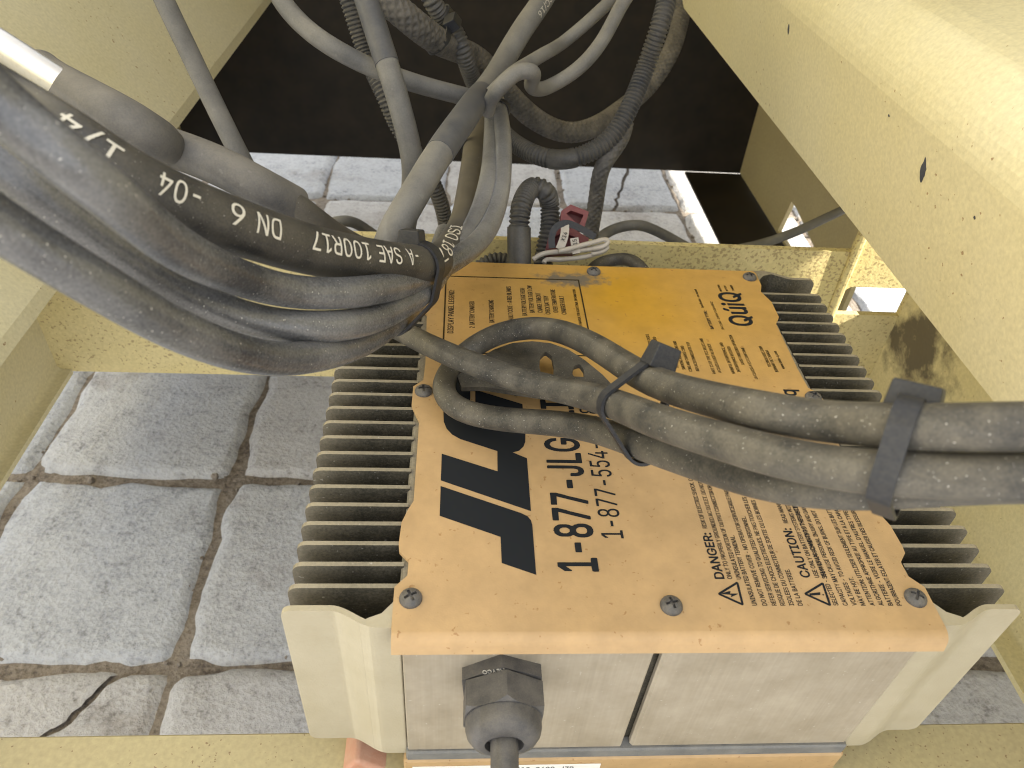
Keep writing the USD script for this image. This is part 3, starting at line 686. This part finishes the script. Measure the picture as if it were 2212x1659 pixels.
def cable(name, label, pts, dia, material, kind='plain', step=0.0022, sides=20, cat='cable', group=None, clear=True, as_part=None, key=None, flat=None, ripple=0.007, keep=False, partname=None):
    ctr = course(pts, dia, clear)
    pitch = 0.0029
    if kind == 'loom': step, sides = pitch / 6, 18
    if kind == 'braid': step, sides = 0.0006, 56
    P, s = dense(ctr, step)
    P = wobble(P, 0.0003, len(LINES))
    r = dia / 2
    if kind == 'loom':
        ring = 0.5 + 0.5 * np.cos(2 * np.pi * s / pitch); ring = np.clip(ring * 1.6 - 0.2, 0, 1)
        R = r * (0.82 + 0.18 * ring); rel = None
    elif kind == 'braid':
        R = r
        rel = lambda i, a: 1 + 0.07 * np.maximum(np.sin(8 * a + s[i] / 0.00085), np.sin(8 * a - s[i] / 0.00085)) + 0.10 * (meshkit.noise(np.stack([s[i] * 45 + 0 * a, np.cos(a) + 0 * i, np.sin(a) + 0 * i], -1), 3) - 0.5)
    else:
        R = r
        rel = lambda i, a: 1 + ripple * 2 * (meshkit.noise(np.stack([s[i] * 70 + 0 * a, np.cos(a) * 1.2 + 0 * i, np.sin(a) * 1.2 + 0 * i], -1), 7) - 0.5)
    LINES[key or f'{name}{len(LINES)}'] = (P, r)
    V, F = tube(P, R, sides, rel, flat)
    if keep:
        x = thing(name, P[len(P) // 2], label, cat, group)
        part(partname or 'jacket', (V, F), M[material], x, smooth=50)
        return x, P, r
    return part(name, (V, F), M[material], as_part or '/World', smooth=50, label=label, cat=None if as_part else cat, group=group), P, r


def along(P, i0, i1): return P[int(i0 * (len(P) - 1)):int(i1 * (len(P) - 1)) + 1]


def print_on(parent, P, r, text, start, height, length, phi0=0.0, flip=False, material='white_ink', bold=False, name='lettering'):
    """Lettering wrapped on a tube: the line begins at fraction start of the course and runs towards its beginning (flip: its end)."""
    t = text_at(text, height, length, bold, 0.00006)
    t = trimesh.Trimesh(*trimesh.remesh.subdivide_to_size(t.vertices, t.faces, 0.0012))
    s = np.r_[0, np.cumsum(np.linalg.norm(np.diff(P, axis=0), axis=1))]
    sg = 1 if flip else -1
    u = np.clip(start * s[-1] + sg * t.vertices[:, 0], 0, s[-1])
    C = np.stack([np.interp(u, s, P[:, k]) for k in range(3)], -1)
    Tn = np.gradient(P, axis=0); Tn /= np.linalg.norm(Tn, axis=1, keepdims=True)
    Tn = np.stack([np.interp(u, s, Tn[:, k]) for k in range(3)], -1); Tn /= np.linalg.norm(Tn, axis=1, keepdims=True)
    e1 = Tn * sg
    nn = CAM - C; nn -= Tn * (nn * Tn).sum(1)[:, None]; nn /= np.linalg.norm(nn, axis=1, keepdims=True)
    e2 = np.cross(nn, e1)
    ph = phi0 + (t.vertices[:, 1] - height / 2) / r
    d = nn * np.cos(ph)[:, None] + e2 * np.sin(ph)[:, None]
    part(name, trimesh.Trimesh(C + d * (r * 1.012 + 0.00015 + t.vertices[:, 2])[:, None], t.faces, process=False), M[material], parent)


# --- left bundle of hydraulic hoses
HG = 'black hoses sweeping in from the left'
HT, Pt, rt = cable('hydraulic_hose', 'thick black hose with cream lettering, uppermost bare hose of the left bundle',
                   [(-70, 175, 142), (40, 240, 139), (160, 316, 144), (290, 398, 138), (440, 464, 128), (590, 517, 116), (720, 552, 105), (850, 572, 94), (920, 574, 86), (968, 545, 74), (1000, 485, 64), (1013, 420, 56), (1023, 340, 51), (1032, 275, 47), (1045, 220, 45), (1055, 195, 44)], 0.0165, 'hose_print', cat='hose', group=None, keep=True, key='HT', sides=28)
HOSES = [('H2', 'black shiny hose just under the lettered hose, speckled with white', [(-95, 140, 134), (0, 232, 128), (110, 325, 124), (214, 405, 118), (335, 503, 103), (435, 563, 92), (536, 606, 80), (636, 631, 73), (740, 634, 69), (840, 620, 62), (905, 602, 56), (960, 573, 52), (1015, 540, 48), (1058, 487, 43), (1080, 420, 40), (1088, 335, 37), (1082, 255, 34), (1070, 205, 32)]),
         ('H3', 'black hose between two others in the left bundle, mostly overlapped', [(-70, 300, 102), (60, 400, 99), (150, 470, 95), (274, 560, 88), (385, 630, 81), (502, 680, 76), (602, 703, 73), (702, 706, 70), (800, 690, 64), (875, 655, 58), (925, 618, 54), (970, 556, 49), (1003, 520, 45), (1034, 462, 42), (1055, 385, 39), (1062, 301, 35), (1064, 225, 33), (1062, 200, 32)]),
         ('H4', 'lowest black hose of the left bundle, hanging over the frame opening', [(-90, 425, 124), (0, 488, 118), (150, 580, 110), (274, 655, 102), (385, 715, 93), (502, 758, 84), (602, 775, 76), (702, 765, 69), (790, 735, 61), (850, 695, 55), (892, 655, 51), (925, 605, 47), (945, 550, 43), (962, 500, 40)])]
for kx, lb, pts in HOSES:
    cable('hydraulic_hose', lb, pts, 0.0105, 'hose', cat='hose', key=kx, sides=28)
L_t = np.linalg.norm(np.diff(Pt, axis=0), axis=1).sum()


def frac(P, x, y):                           # where along a course the pixel (x, y) lies
    q = (P - CAM) @ RM; u = np.stack([IW / 2 + FOC * q[:, 0] / -q[:, 2], 829.5 - FOC * q[:, 1] / -q[:, 2]], -1)
    return int(np.argmin(((u - [x, y]) ** 2).sum(1))) / (len(P) - 1)


def frac_s(P, r, x, y, phi0):                # the same for a point printed on the tube's visible side
    T = np.gradient(P, axis=0); T /= np.linalg.norm(T, axis=1, keepdims=True)
    nn = CAM - P; nn -= T * (nn * T).sum(1)[:, None]; nn /= np.linalg.norm(nn, axis=1, keepdims=True)
    return frac(P + r * (nn * math.cos(phi0) + np.cross(nn, -T) * math.sin(phi0)), x, y)


def span(P, a, b):
    i, j = sorted((frac(P, *a), frac(P, *b))); return np.linalg.norm(np.diff(along(P, i, j), axis=0), axis=1).sum()


for s, a, b, h in (('ISO 187', (1010, 495), (950, 560), 0.0062), ('-A', (905, 573), (880, 572), 0.0062), ('SAE', (868, 570), (815, 560), 0.0062), ('100R17', (800, 556), (672, 530), 0.0062), ('DN', (607, 512), (545, 494), 0.0062), ('6', (518, 484), (488, 474), 0.0062), ('-04', (425, 450), (322, 408), 0.0062), ('1/4', (238, 355), (110, 280), 0.0062)):
    fa, fb = frac_s(Pt, rt, *a, -0.42), frac_s(Pt, rt, *b, -0.42); print_on(HT, Pt, rt, s, fa, h, abs(fa - fb) * L_t, phi0=-0.42)

# hose with a protective sleeve and a bright crimped fitting
x0 = thing('sleeved_hose', at(300, 290, 0.34), 'hose in a thick dusty black sleeve with a bright metal end, top left', 'hose')
cable('fitting', None, [(-40, 72, 66), (20, 110, 66), (95, 158, 66), (170, 204, 66)], 0.0138, 'steel', as_part=x0, sides=28, ripple=0)
Ps, _ = dense(course([(84, 155, 93), (170, 206, 98), (270, 262, 100), (330, 297, 97), (372, 322, 92)], 0.0205), 0.0016)
R = 0.01025 * np.interp(np.linspace(0, 1, len(Ps)), [0, 0.02, 0.05, 0.2, 0.7, 0.86, 0.96, 1.0], [0.99, 1.02, 0.97, 0.92, 1.0, 0.95, 0.80, 0.74])
V, F = tube(wobble(Ps, 0.0003), R, 32); n = len(Ps); F = F[~(F == len(V) - 2).any(1)]
Vi, Fi = tube(Ps[:18], R[:18] * 0.9, 32); Fi = Fi[~((Fi == len(Vi) - 2) | (Fi == len(Vi) - 1)).any(1)][:, ::-1]
part('outer_sleeve', (V, F), M['sleeve'], x0, smooth=60)
part('darkened_mouth', (Vi, Fi), M['tie'], x0, smooth=60)  # inside coloured black to stand in for the shaded gap
cable('inner_sleeve', None, [(345, 311, 84), (470, 358, 85), (560, 403, 84), (636, 443, 80)], 0.0190, 'sleeve', as_part=x0, sides=32)
cable('hose_end', None, [(620, 428, 56), (680, 474, 54), (740, 515, 50), (800, 545, 46)], 0.0130, 'hose_print', as_part=x0)

# --- the knot and the cables above it
GK = 'grey cables tied together in the middle'
cable('taped_hose', 'fat tape-wrapped hose running from the lower tie up through the knot', [(822, 580, 60), (838, 530, 64), (857, 485, 66), (897, 418, 65), (947, 335, 62), (1000, 258, 58), (1030, 214, 53), (1058, 180, 50), (1091, 127, 48), (1131, 60, 47), (1172, 0, 46), (1210, -70, 45)], 0.0150, 'grey', keep=True, key='TH', cat='hose', sides=28)
PT, rT = LINES['TH']
THX = '/World/taped_hose'
print_on(THX, PT, rT, 'CC/16', frac(PT, 1172, 0), 0.0042, 0.021, phi0=0.55)
i0, i1 = frac(PT, 950, 330), frac(PT, 1040, 202)
V, F = tube(along(PT, i0, i1), rT * 1.035, 28); part('tape_wrap', (V, F), M['tape'], THX, smooth=50)
cable('grey_cable', 'smooth grey cable curving from the top edge left of the knot', [(585, -50, 41), (608, 0, 41), (655, 55, 41), (720, 103, 41), (790, 140, 40), (860, 168, 40), (930, 190, 39), (1000, 207, 38), (1050, 222, 36)], 0.0112, 'grey', key='T1')
T2, P2, r2 = cable('grey_cable', 'grey cable taped at the top that drops down left of the knot', [(770, -60, 50), (792, 0, 50), (823, 95, 50), (848, 175, 50), (873, 265, 49), (888, 335, 48), (890, 400, 46), (880, 470, 43), (872, 540, 40)], 0.0135, 'grey', keep=True, key='T2')
i1 = frac(P2, 842, 135)
V, F = tube(along(P2, 0, i1), r2 * 1.06, 24); part('tape_wrap', (V, F), M['tape'], T2, smooth=50)
cable('split_loom', 'thin corrugated black conduit passing behind the taped grey cable', [(735, -50, 38), (752, 0, 38), (790, 117, 37), (832, 210, 37), (866, 285, 36), (908, 345, 36), (945, 418, 35), (960, 470, 34), (970, 540, 33)], 0.0125, 'loom', 'loom', cat='conduit')
cable('braided_sleeve', 'wide braided cable sleeve slanting down from the top edge behind the knot', [(770, -60, 58), (835, 0, 58), (900, 55, 56), (960, 96, 52), (1031, 128, 48), (1075, 175, 46), (1115, 222, 44), (1175, 270, 42), (1235, 287, 41), (1290, 272, 40), (1340, 238, 38), (1402, 185, 36), (1445, 120, 36), (1470, 40, 35), (1485, -50, 35)], 0.0170, 'braid', 'braid', cat='cable sleeve', key='BR1')
cable('split_loom', 'corrugated black conduit coming down from the top into the knot', [(915, -60, 42), (932, 0, 42), (962, 43, 41), (990, 85, 41), (1008, 134, 40), (1022, 175, 38), (1040, 215, 36)], 0.0135, 'loom', 'loom', cat='conduit', key='C2')
cable('grey_cable', 'thin grey cable rising from the knot to the upper right', [(1380, -50, 27), (1322, 0, 27), (1262, 55, 27), (1215, 93, 27), (1182, 113, 28), (1140, 138, 29), (1100, 165, 30), (1060, 205, 30)], 0.0085, 'grey', key='T4')
cable('grey_cable', 'grey cable with a tight hooked bend right beside the knot', [(1400, -60, 30), (1349, 0, 30), (1299, 90, 30), (1240, 155, 30), (1192, 184, 30), (1163, 193, 31), (1148, 184, 32), (1152, 166, 33), (1143, 153, 34), (1118, 156, 34), (1090, 178, 34), (1064, 210, 33), (1052, 245, 32)], 0.0090, 'grey', key='T5')
C3, P3c, r3 = cable('split_loom', 'long corrugated black conduit hanging in a curve on the right', [(1450, -60, 43), (1440, 0, 43), (1424, 60, 43), (1399, 134, 42), (1370, 210, 42), (1330, 284, 42), (1282, 325, 42), (1215, 345, 42), (1150, 332, 41), (1100, 300, 39), (1075, 270, 37)], 0.0140, 'loom', 'loom', cat='conduit', keep=True, key='C3')
i0, i1 = sorted((frac(P3c, 1190, 343), frac(P3c, 1243, 338)))
V, F = tube(along(P3c, i0, i1), r3 * 1.02, 24); part('tape_wrap', (V, F), M['loom'], C3, smooth=50)
cable('braided_sleeve', 'narrow braided sleeve dropping from the hanging conduit to the red plug', [(1352, 262, 34), (1338, 305, 34), (1305, 355, 34), (1290, 418, 33), (1280, 485, 32), (1270, 545, 31)], 0.0115, 'braid', 'braid', cat='cable sleeve', clear=False)
cable('grey_cable', 'flat grey cable in front of the upper left panel', [(330, -60, 51), (355, 0, 51), (435, 167, 50), (515, 330, 49), (570, 430, 47)], 0.0140, 'grey', flat=0.6, key='B1')

# --- cords over the lid
cable('rubber_cable', 'rubber cord running straight from under the left hoses to the right edge', [(700, 590, 44), (770, 655, 44), (854, 708, 46), (947, 756, 50), (1048, 797, 53), (1182, 836, 57), (1302, 864, 64), (1426, 911, 77), (1560, 953, 85), (1676, 985, 92), (1790, 1008, 97), (1887, 1021, 101), (2069, 1029, 106), (2230, 1030, 110), (2330, 1030, 112)], 0.0104, 'cord', cat='cord', key='A')
cable('rubber_cable', 'rubber cord bent back in a wide loop over the printed lid', [(2330, 918, 113), (2230, 921, 111), (2069, 923, 107), (1960, 924, 103), (1890, 918, 99), (1780, 910, 92), (1676, 892, 89), (1560, 867, 80), (1450, 838, 71), (1380, 808, 65), (1330, 778, 60), (1280, 746, 56), (1230, 722, 52), (1170, 708, 49), (1110, 712, 48), (1050, 732, 47), (1000, 766, 47), (966, 808, 48), (957, 848, 50), (982, 880, 51), (1040, 899, 52), (1120, 909, 54), (1220, 918, 57), (1310, 936, 61), (1400, 966, 67), (1500, 998, 73), (1610, 1030, 80), (1712, 1049, 86), (1850, 1058, 91), (2000, 1050, 94), (2150, 1042, 97), (2330, 1036, 99)], 0.0104, 'cord', cat='cord', key='L', sides=26)

# perforated rubber strap lying under the loops
b7 = lambda x, y: on(932.6 + x * 0.1736, 603.4 + y * 0.1736, 'z', 0.0125)[:2]
sp = Polygon([b7(*q) for q in ((330, 1200), (560, 1000), (800, 870), (1000, 800), (1250, 775), (1480, 800), (1700, 880), (1900, 1010), (2120, 1190), (2250, 1330), (2100, 1450), (1400, 1440), (660, 1330), (380, 1335))]).buffer(0.0004)
for q in (((1360, 1080), (1370, 960), (1420, 915), (1475, 960), (1500, 1080), (1495, 1190), (1380, 1180)), ((1765, 1150), (1790, 1085), (1835, 1070), (1870, 1120), (1880, 1200), (1780, 1195))):
    sp = sp.difference(Polygon([b7(*c) for c in q]).buffer(0.0008, quad_segs=4).simplify(0.0001))
part('rubber_strap', prism(sp, 0.0100, 0.0125), M['cord'], '/World', label='flat dark rubber strap with two oval holes under the cord loops', cat='strap')

# --- behind the charger
cable('grey_cable', 'grey cable humped behind the cross plate at the right of the red plug', [(1240, 560, 25), (1288, 521, 24), (1330, 494, 23), (1369, 486, 23), (1409, 495, 22.5), (1459, 520, 22), (1520, 545, 21), (1600, 537, 20.5), (1660, 522, 20), (1720, 500, 20), (1790, 468, 19.5), (1850, 440, 19)], 0.0088, 'grey', clear=False)
cable('grey_cable', 'thin grey cable peeping over the cross plate left of the conduit stub', [(640, 500, 24), (700, 487, 24), (745, 478, 24), (790, 495, 23), (840, 530, 22)], 0.0085, 'grey', clear=False)
cable('black_cable', 'dark cable arching just behind the back edge of the lid', [(1240, 640, 28), (1268, 600, 28), (1300, 568, 27), (1345, 560, 27), (1385, 580, 28), (1410, 620, 28)], 0.0085, 'cord', clear=False)
CS, PC, rc = cable('conduit_stub', 'corrugated black conduit bent in a tight arch behind the charger', [(1122, 620, 46), (1122, 560, 46), (1121, 500, 46), (1124, 455, 46), (1135, 422, 45), (1156, 404, 44), (1176, 412, 44), (1187, 440, 43), (1188, 490, 43), (1178, 540, 43), (1172, 600, 43)], 0.0135, 'loom', 'loom', cat='conduit', keep=True, clear=False)
i0, i1 = sorted((frac(PC, 1122, 600), frac(PC, 1121, 492)))
V, F = tube(along(PC, i0, i1), rc * 1.12, 24); part('boot', (V, F), M['loom'], CS, smooth=50)
cable('black_cable', 'dark ribbed cable tucked behind the lid below the conduit arch', [(1010, 600, 30), (1045, 570, 30), (1085, 560, 30), (1130, 580, 30), (1180, 600, 30)], 0.0095, 'loom', 'loom', clear=False)
g8 = lambda x, y: (1042 + x * 0.1984, 384 + y * 0.1984)
RD = thing('red_plug', at(1235, 500, 0.49), 'cracked red plastic plug housing hanging behind the lid', 'plug')


def strip3(pts, w, t, depth_dia=None):
    """A flat strip bent along 3D points: width w across the view, thickness t."""
    P = np.array(pts); P, s = dense(P, 0.0012); T, N, B = frames(P)
    nn = CAM - P; nn -= T * (nn * T).sum(1)[:, None]; nn /= np.linalg.norm(nn, axis=1, keepdims=True); bb = np.cross(T, nn)
    V = np.stack([P + bb * w / 2 + nn * t / 2, P - bb * w / 2 + nn * t / 2, P - bb * w / 2 - nn * t / 2, P + bb * w / 2 - nn * t / 2], 1).reshape(-1, 3)
    F = []
    for i in range(len(P) - 1):
        for k in range(4):
            a, b = i * 4 + k, i * 4 + (k + 1) % 4; F += [[a, b + 4, b], [a, a + 4, b + 4]]
    e = (len(P) - 1) * 4; F += [[0, 1, 2], [0, 2, 3], [e, e + 2, e + 1], [e, e + 3, e + 2]]
    return V, np.array(F)


def ring8(pts, dep, dd=0.0): return [at(*g8(*q), dep + dd * i / len(pts)) for i, q in enumerate(pts)]


def block(front, dep, thick):
    """Solid whose front outline is given in picture units at distance dep, running back by thick."""
    a = np.array([at(*g8(*q), dep) for q in front]); b = a + RM @ np.array([0, 0, -thick])
    return mf.Manifold.hull_points(np.vstack([a, b]))


hood = block([(850, 480), (860, 360), (960, 290), (1160, 370), (1110, 545), (980, 560)], 0.485, 0.014) - block([(920, 370), (970, 335), (1110, 385), (1060, 500)], 0.480, 0.014)
part('hood', hood, M['red'], RD)
lower = block([(690, 760), (720, 640), (840, 540), (1000, 560), (1160, 660), (1150, 740), (1000, 800), (700, 810)], 0.482, 0.018) - block([(760, 740), (800, 620), (880, 580), (1040, 640), (1080, 720), (900, 790)], 0.478, 0.012)
part('shell', lower, M['red'], RD)
part('band', strip3(ring8([(760, 770), (755, 650), (800, 540), (900, 495), (1000, 520), (1120, 580), (1230, 650)], 0.472), 0.0042, 0.0015), M['tie'], RD)
for nm, pp, tx in (('white_tag', [(895, 480), (900, 560), (890, 640), (865, 720), (838, 780)], 'X14'), ('white_tag', [(1000, 655), (1010, 720), (1022, 800), (1026, 825)], 'D15')):
    pts = ring8(pp, 0.472)
    tg = part(nm, strip3(pts, 0.0052, 0.0008), M['white'], '/World', label='white wire tag marked %s on the red plug' % tx, cat='tag')
    q = at(*g8(*(pp[2] if tx == 'X14' else pp[1])), 0.4712)
    t = text_at(tx, 0.0026, 0.0060); d1 = pts[2] - pts[-1] if tx == 'X14' else pts[0] - pts[-1]
    d1 /= np.linalg.norm(d1); nn = CAM - q; nn -= d1 * (nn @ d1); nn /= np.linalg.norm(nn); d2 = np.cross(nn, d1)
    part('lettering', trimesh.Trimesh(q + d1 * (t.vertices[:, :1] - 0.003) + d2 * (t.vertices[:, 1:2] - 0.0013) + nn * (t.vertices[:, 2:] + 0.0001), t.faces), M['ink'], tg)
GW = 'white wires of the red plug'
for k, (lb, pp) in enumerate((('uppermost thin white wire looping round the red plug', [(830, 800), (960, 770), (1080, 735), (1220, 700), (1340, 672), (1370, 690), (1330, 740), (1200, 775)]),
                              ('middle white wire, its cut end at the far left', [(545, 895), (640, 835), (760, 810), (900, 800), (1050, 790), (1200, 770), (1330, 735), (1365, 745), (1330, 790), (1180, 830)]),
                              ('lowest white wire just above the back edge of the lid', [(670, 930), (690, 895), (800, 890), (960, 880), (1120, 860), (1260, 820), (1340, 790)]))):
    P, s = dense(np.array(ring8(pp, 0.470 + 0.002 * k, 0.004)), 0.0015)
    part('white_wire', tube(P, 0.00155, 12), M['white'], '/World', smooth=50, label=lb, cat='wire')

# power cord out of the gland
P, s = dense(np.array([up([GX, -0.018, GZ]), up([GX, -0.030, GZ - 0.0005]), up([GX - 0.0004, -0.043, GZ - 0.004]), up([GX - 0.0008, -0.054, GZ - 0.014]), up([GX - 0.001, -0.060, GZ - 0.030]), up([GX, -0.061, GZ - 0.05])]), 0.0015)
part('power_cord', tube(P, 0.0050, 24), M['gland'], '/World', smooth=50, label='black power cord leaving the gland on the front face', cat='cord')

# faded red plugs below the charger's corners
def lump(pts, r):
    s = [mf.Manifold.sphere(r, 12).translate([float(c) for c in p]) for p in pts]
    return mf.Manifold.batch_hull(s)


c1 = on(775, 1650, 'y', 0.004)
a = np.array([c1 + [0.0, 0, 0.004], c1 + [0.016, 0, -0.010], c1 + [-0.012, 0, -0.016], c1 + [0.006, 0, -0.030]])
part('faded_plug', lump([up(q) for q in np.vstack([a, a + [0, 0.016, 0]])], 0.0025), M['pink'], '/World', smooth=30, label='faded red plastic plug under the left front corner of the charger', cat='plug')
c2 = on(845, 1640, 'y', 0.012)
part('plug_bracket', bx(c2[0] - 0.005, c2[0] + 0.005, 0.010, 0.03, c2[2] - 0.02, c2[2] + 0.003, 0.001), M['pink'], '/World', label='small pinkish bracket beside the faded plug', cat='bracket')
c3 = on(1822, 1652, 'y', 0.010)
part('faded_plug', lump([up(q) for q in [c3 + [0, 0, -0.002], c3 + [0.012, 0, -0.012], c3 + [0, 0.012, -0.006], c3 + [0, 0, -0.02]]], 0.002), M['pink'], '/World', smooth=30, label='tip of a faded red plug under the right front corner', cat='plug')

# --- cable ties: a band drawn round the cables it holds, and its head
def cable_tie(label, at_px, members, axis_key, head_dir, width=0.0046, t=0.0011, head=(0.0085, 0.0065, 0.0060), tail=None, grow=0.0004, shear=None):
    P, r = LINES[axis_key]
    i = int(frac(P, *at_px) * (len(P) - 1)); i = min(max(i, 3), len(P) - 4)
    o = P[i]; T = P[i + 3] - P[i - 3]
    if shear is not None: T = T / np.linalg.norm(T) + shear
    T /= np.linalg.norm(T)
    nn = CAM - o; nn -= T * (nn @ T); nn /= np.linalg.norm(nn); b = np.cross(T, nn)
    circ = []
    for kx in members:
        Q, rq = LINES[kx]; d = (Q - o) @ T; near = np.linalg.norm(Q - o, axis=1) < 0.05
        for j in np.nonzero(near[:-1] & near[1:] & (d[:-1] * d[1:] <= 0))[0]:
            q = Q[j] - o; circ.append(Point(q @ nn, q @ b).buffer(rq * 1.01))
    hull = unary_union(circ).convex_hull.buffer(grow, quad_segs=8)
    ringp = hull.buffer(t).difference(hull)
    x = thing('cable_tie', o, label, 'cable tie')
    band = trimesh.creation.extrude_polygon(ringp, width, engine='earcut')
    V = o + band.vertices[:, :1] * nn + band.vertices[:, 1:2] * b + (band.vertices[:, 2:] - width / 2) * T
    part('band', trimesh.Trimesh(V, band.faces if np.linalg.det([nn, b, T]) > 0 else band.faces[:, ::-1], process=False), M['tie'], x, smooth=40)
    hd = np.asarray(head_dir, float); hd = hd / np.linalg.norm(hd)
    # where the ray from the hull's centre leaves it
    c = np.array(hull.centroid.coords[0]); far = LineString([c, c + hd * 0.2]).intersection(hull.exterior); far = np.array(far.coords[0]) if far.geom_type == 'Point' else np.array(far.geoms[0].coords[0])
    e = hd; f = np.array([-hd[1], hd[0]])
    g = []
    for sx in (-1, 1):
        for sy in (0, 1):
            for sz in (-1, 1):
                k = 0.86 if sy else 1.0
                p2 = far + e * (-0.0006 + sy * head[2]) + f * sx * head[0] / 2 * k
                g.append(o + nn * p2[0] + b * p2[1] + T * sz * head[1] / 2 * k)
    hm = mf.Manifold.batch_hull([mf.Manifold.sphere(0.0007, 8).translate([float(c) for c in p]) for p in g])
    part('head', hm, M['tie'], x, smooth=30)
    if tail:
        p2 = far + e * head[2] * 0.5
        a0 = o + nn * p2[0] + b * p2[1]; a1 = a0 + nn * tail[0] + b * tail[1] + T * tail[2]
        part('tail', strip3([a0, (a0 + a1) / 2 + nn * 0.0005, a1], width * 0.9, t), M['tie'], x)


DOWN = -RM[:, 1]
cable_tie('black cable tie round the cords in the middle of the lid, its head up', (1337, 874), ['A', 'L'], 'A', (0.25, -1.0), width=0.0048, shear=0.12 * DOWN, head=(0.0085, 0.0075, 0.0070))
cable_tie('black cable tie round the cords near the right edge, its head up', (1915, 1022), ['A', 'L'], 'A', (0.12, -1.0), head=(0.0090, 0.0105, 0.0085), width=0.0052, shear=0.26 * DOWN)
cable_tie('dark cable tie holding the left hoses where they turn upwards', (912, 602), ['HT', 'H2', 'H3', 'H4', 'TH'], 'H2', (0.5, -1.0), width=0.0068)
cable_tie('dark cable tie round the knot of grey cables', (1078, 236), ['HT', 'H2', 'H3', 'T5'], 'H2', (0.8, 1.0), width=0.0042, head=(0.007, 0.006, 0.005), shear=0.35 * RM[:, 0])
cable_tie('black cable tie with a block head on the conduit near the top edge', (955, 35), ['C2', 'BR1'], 'C2', (0.6, -1.0), width=0.005, head=(0.009, 0.008, 0.008))
# dirt in the frame's corner, chips in the panels' paint
for (px, py, sa, sb) in ((1994, 368, 0.0062, 0.0022), (1703, 63, 0.0034, 0.0014), (1920, 250, 0.0007, 0.0008), (2105, 470, 0.0009, 0.0007)):
    a, b = np.array([0.150, 0.037]), np.array([0.1342, 0.1142]); tn = (b - a) / np.linalg.norm(b - a); nr = np.array([-tn[1], tn[0]])
    d = ray(px, py); c = CAM - [0, 0, Z0]; o = a + nr * 0.0021
    k = ((o - c[[0, 2]]) @ nr) / (d[[0, 2]] @ nr); q = c + d * k
    v, f = blob(up(q), (tn[0], 0, tn[1]), (0, 1, 0), sa, sb * 1.3, int(px), 0.0002, 20); part('paint_chip', (v, f), M['tape'], FRM)
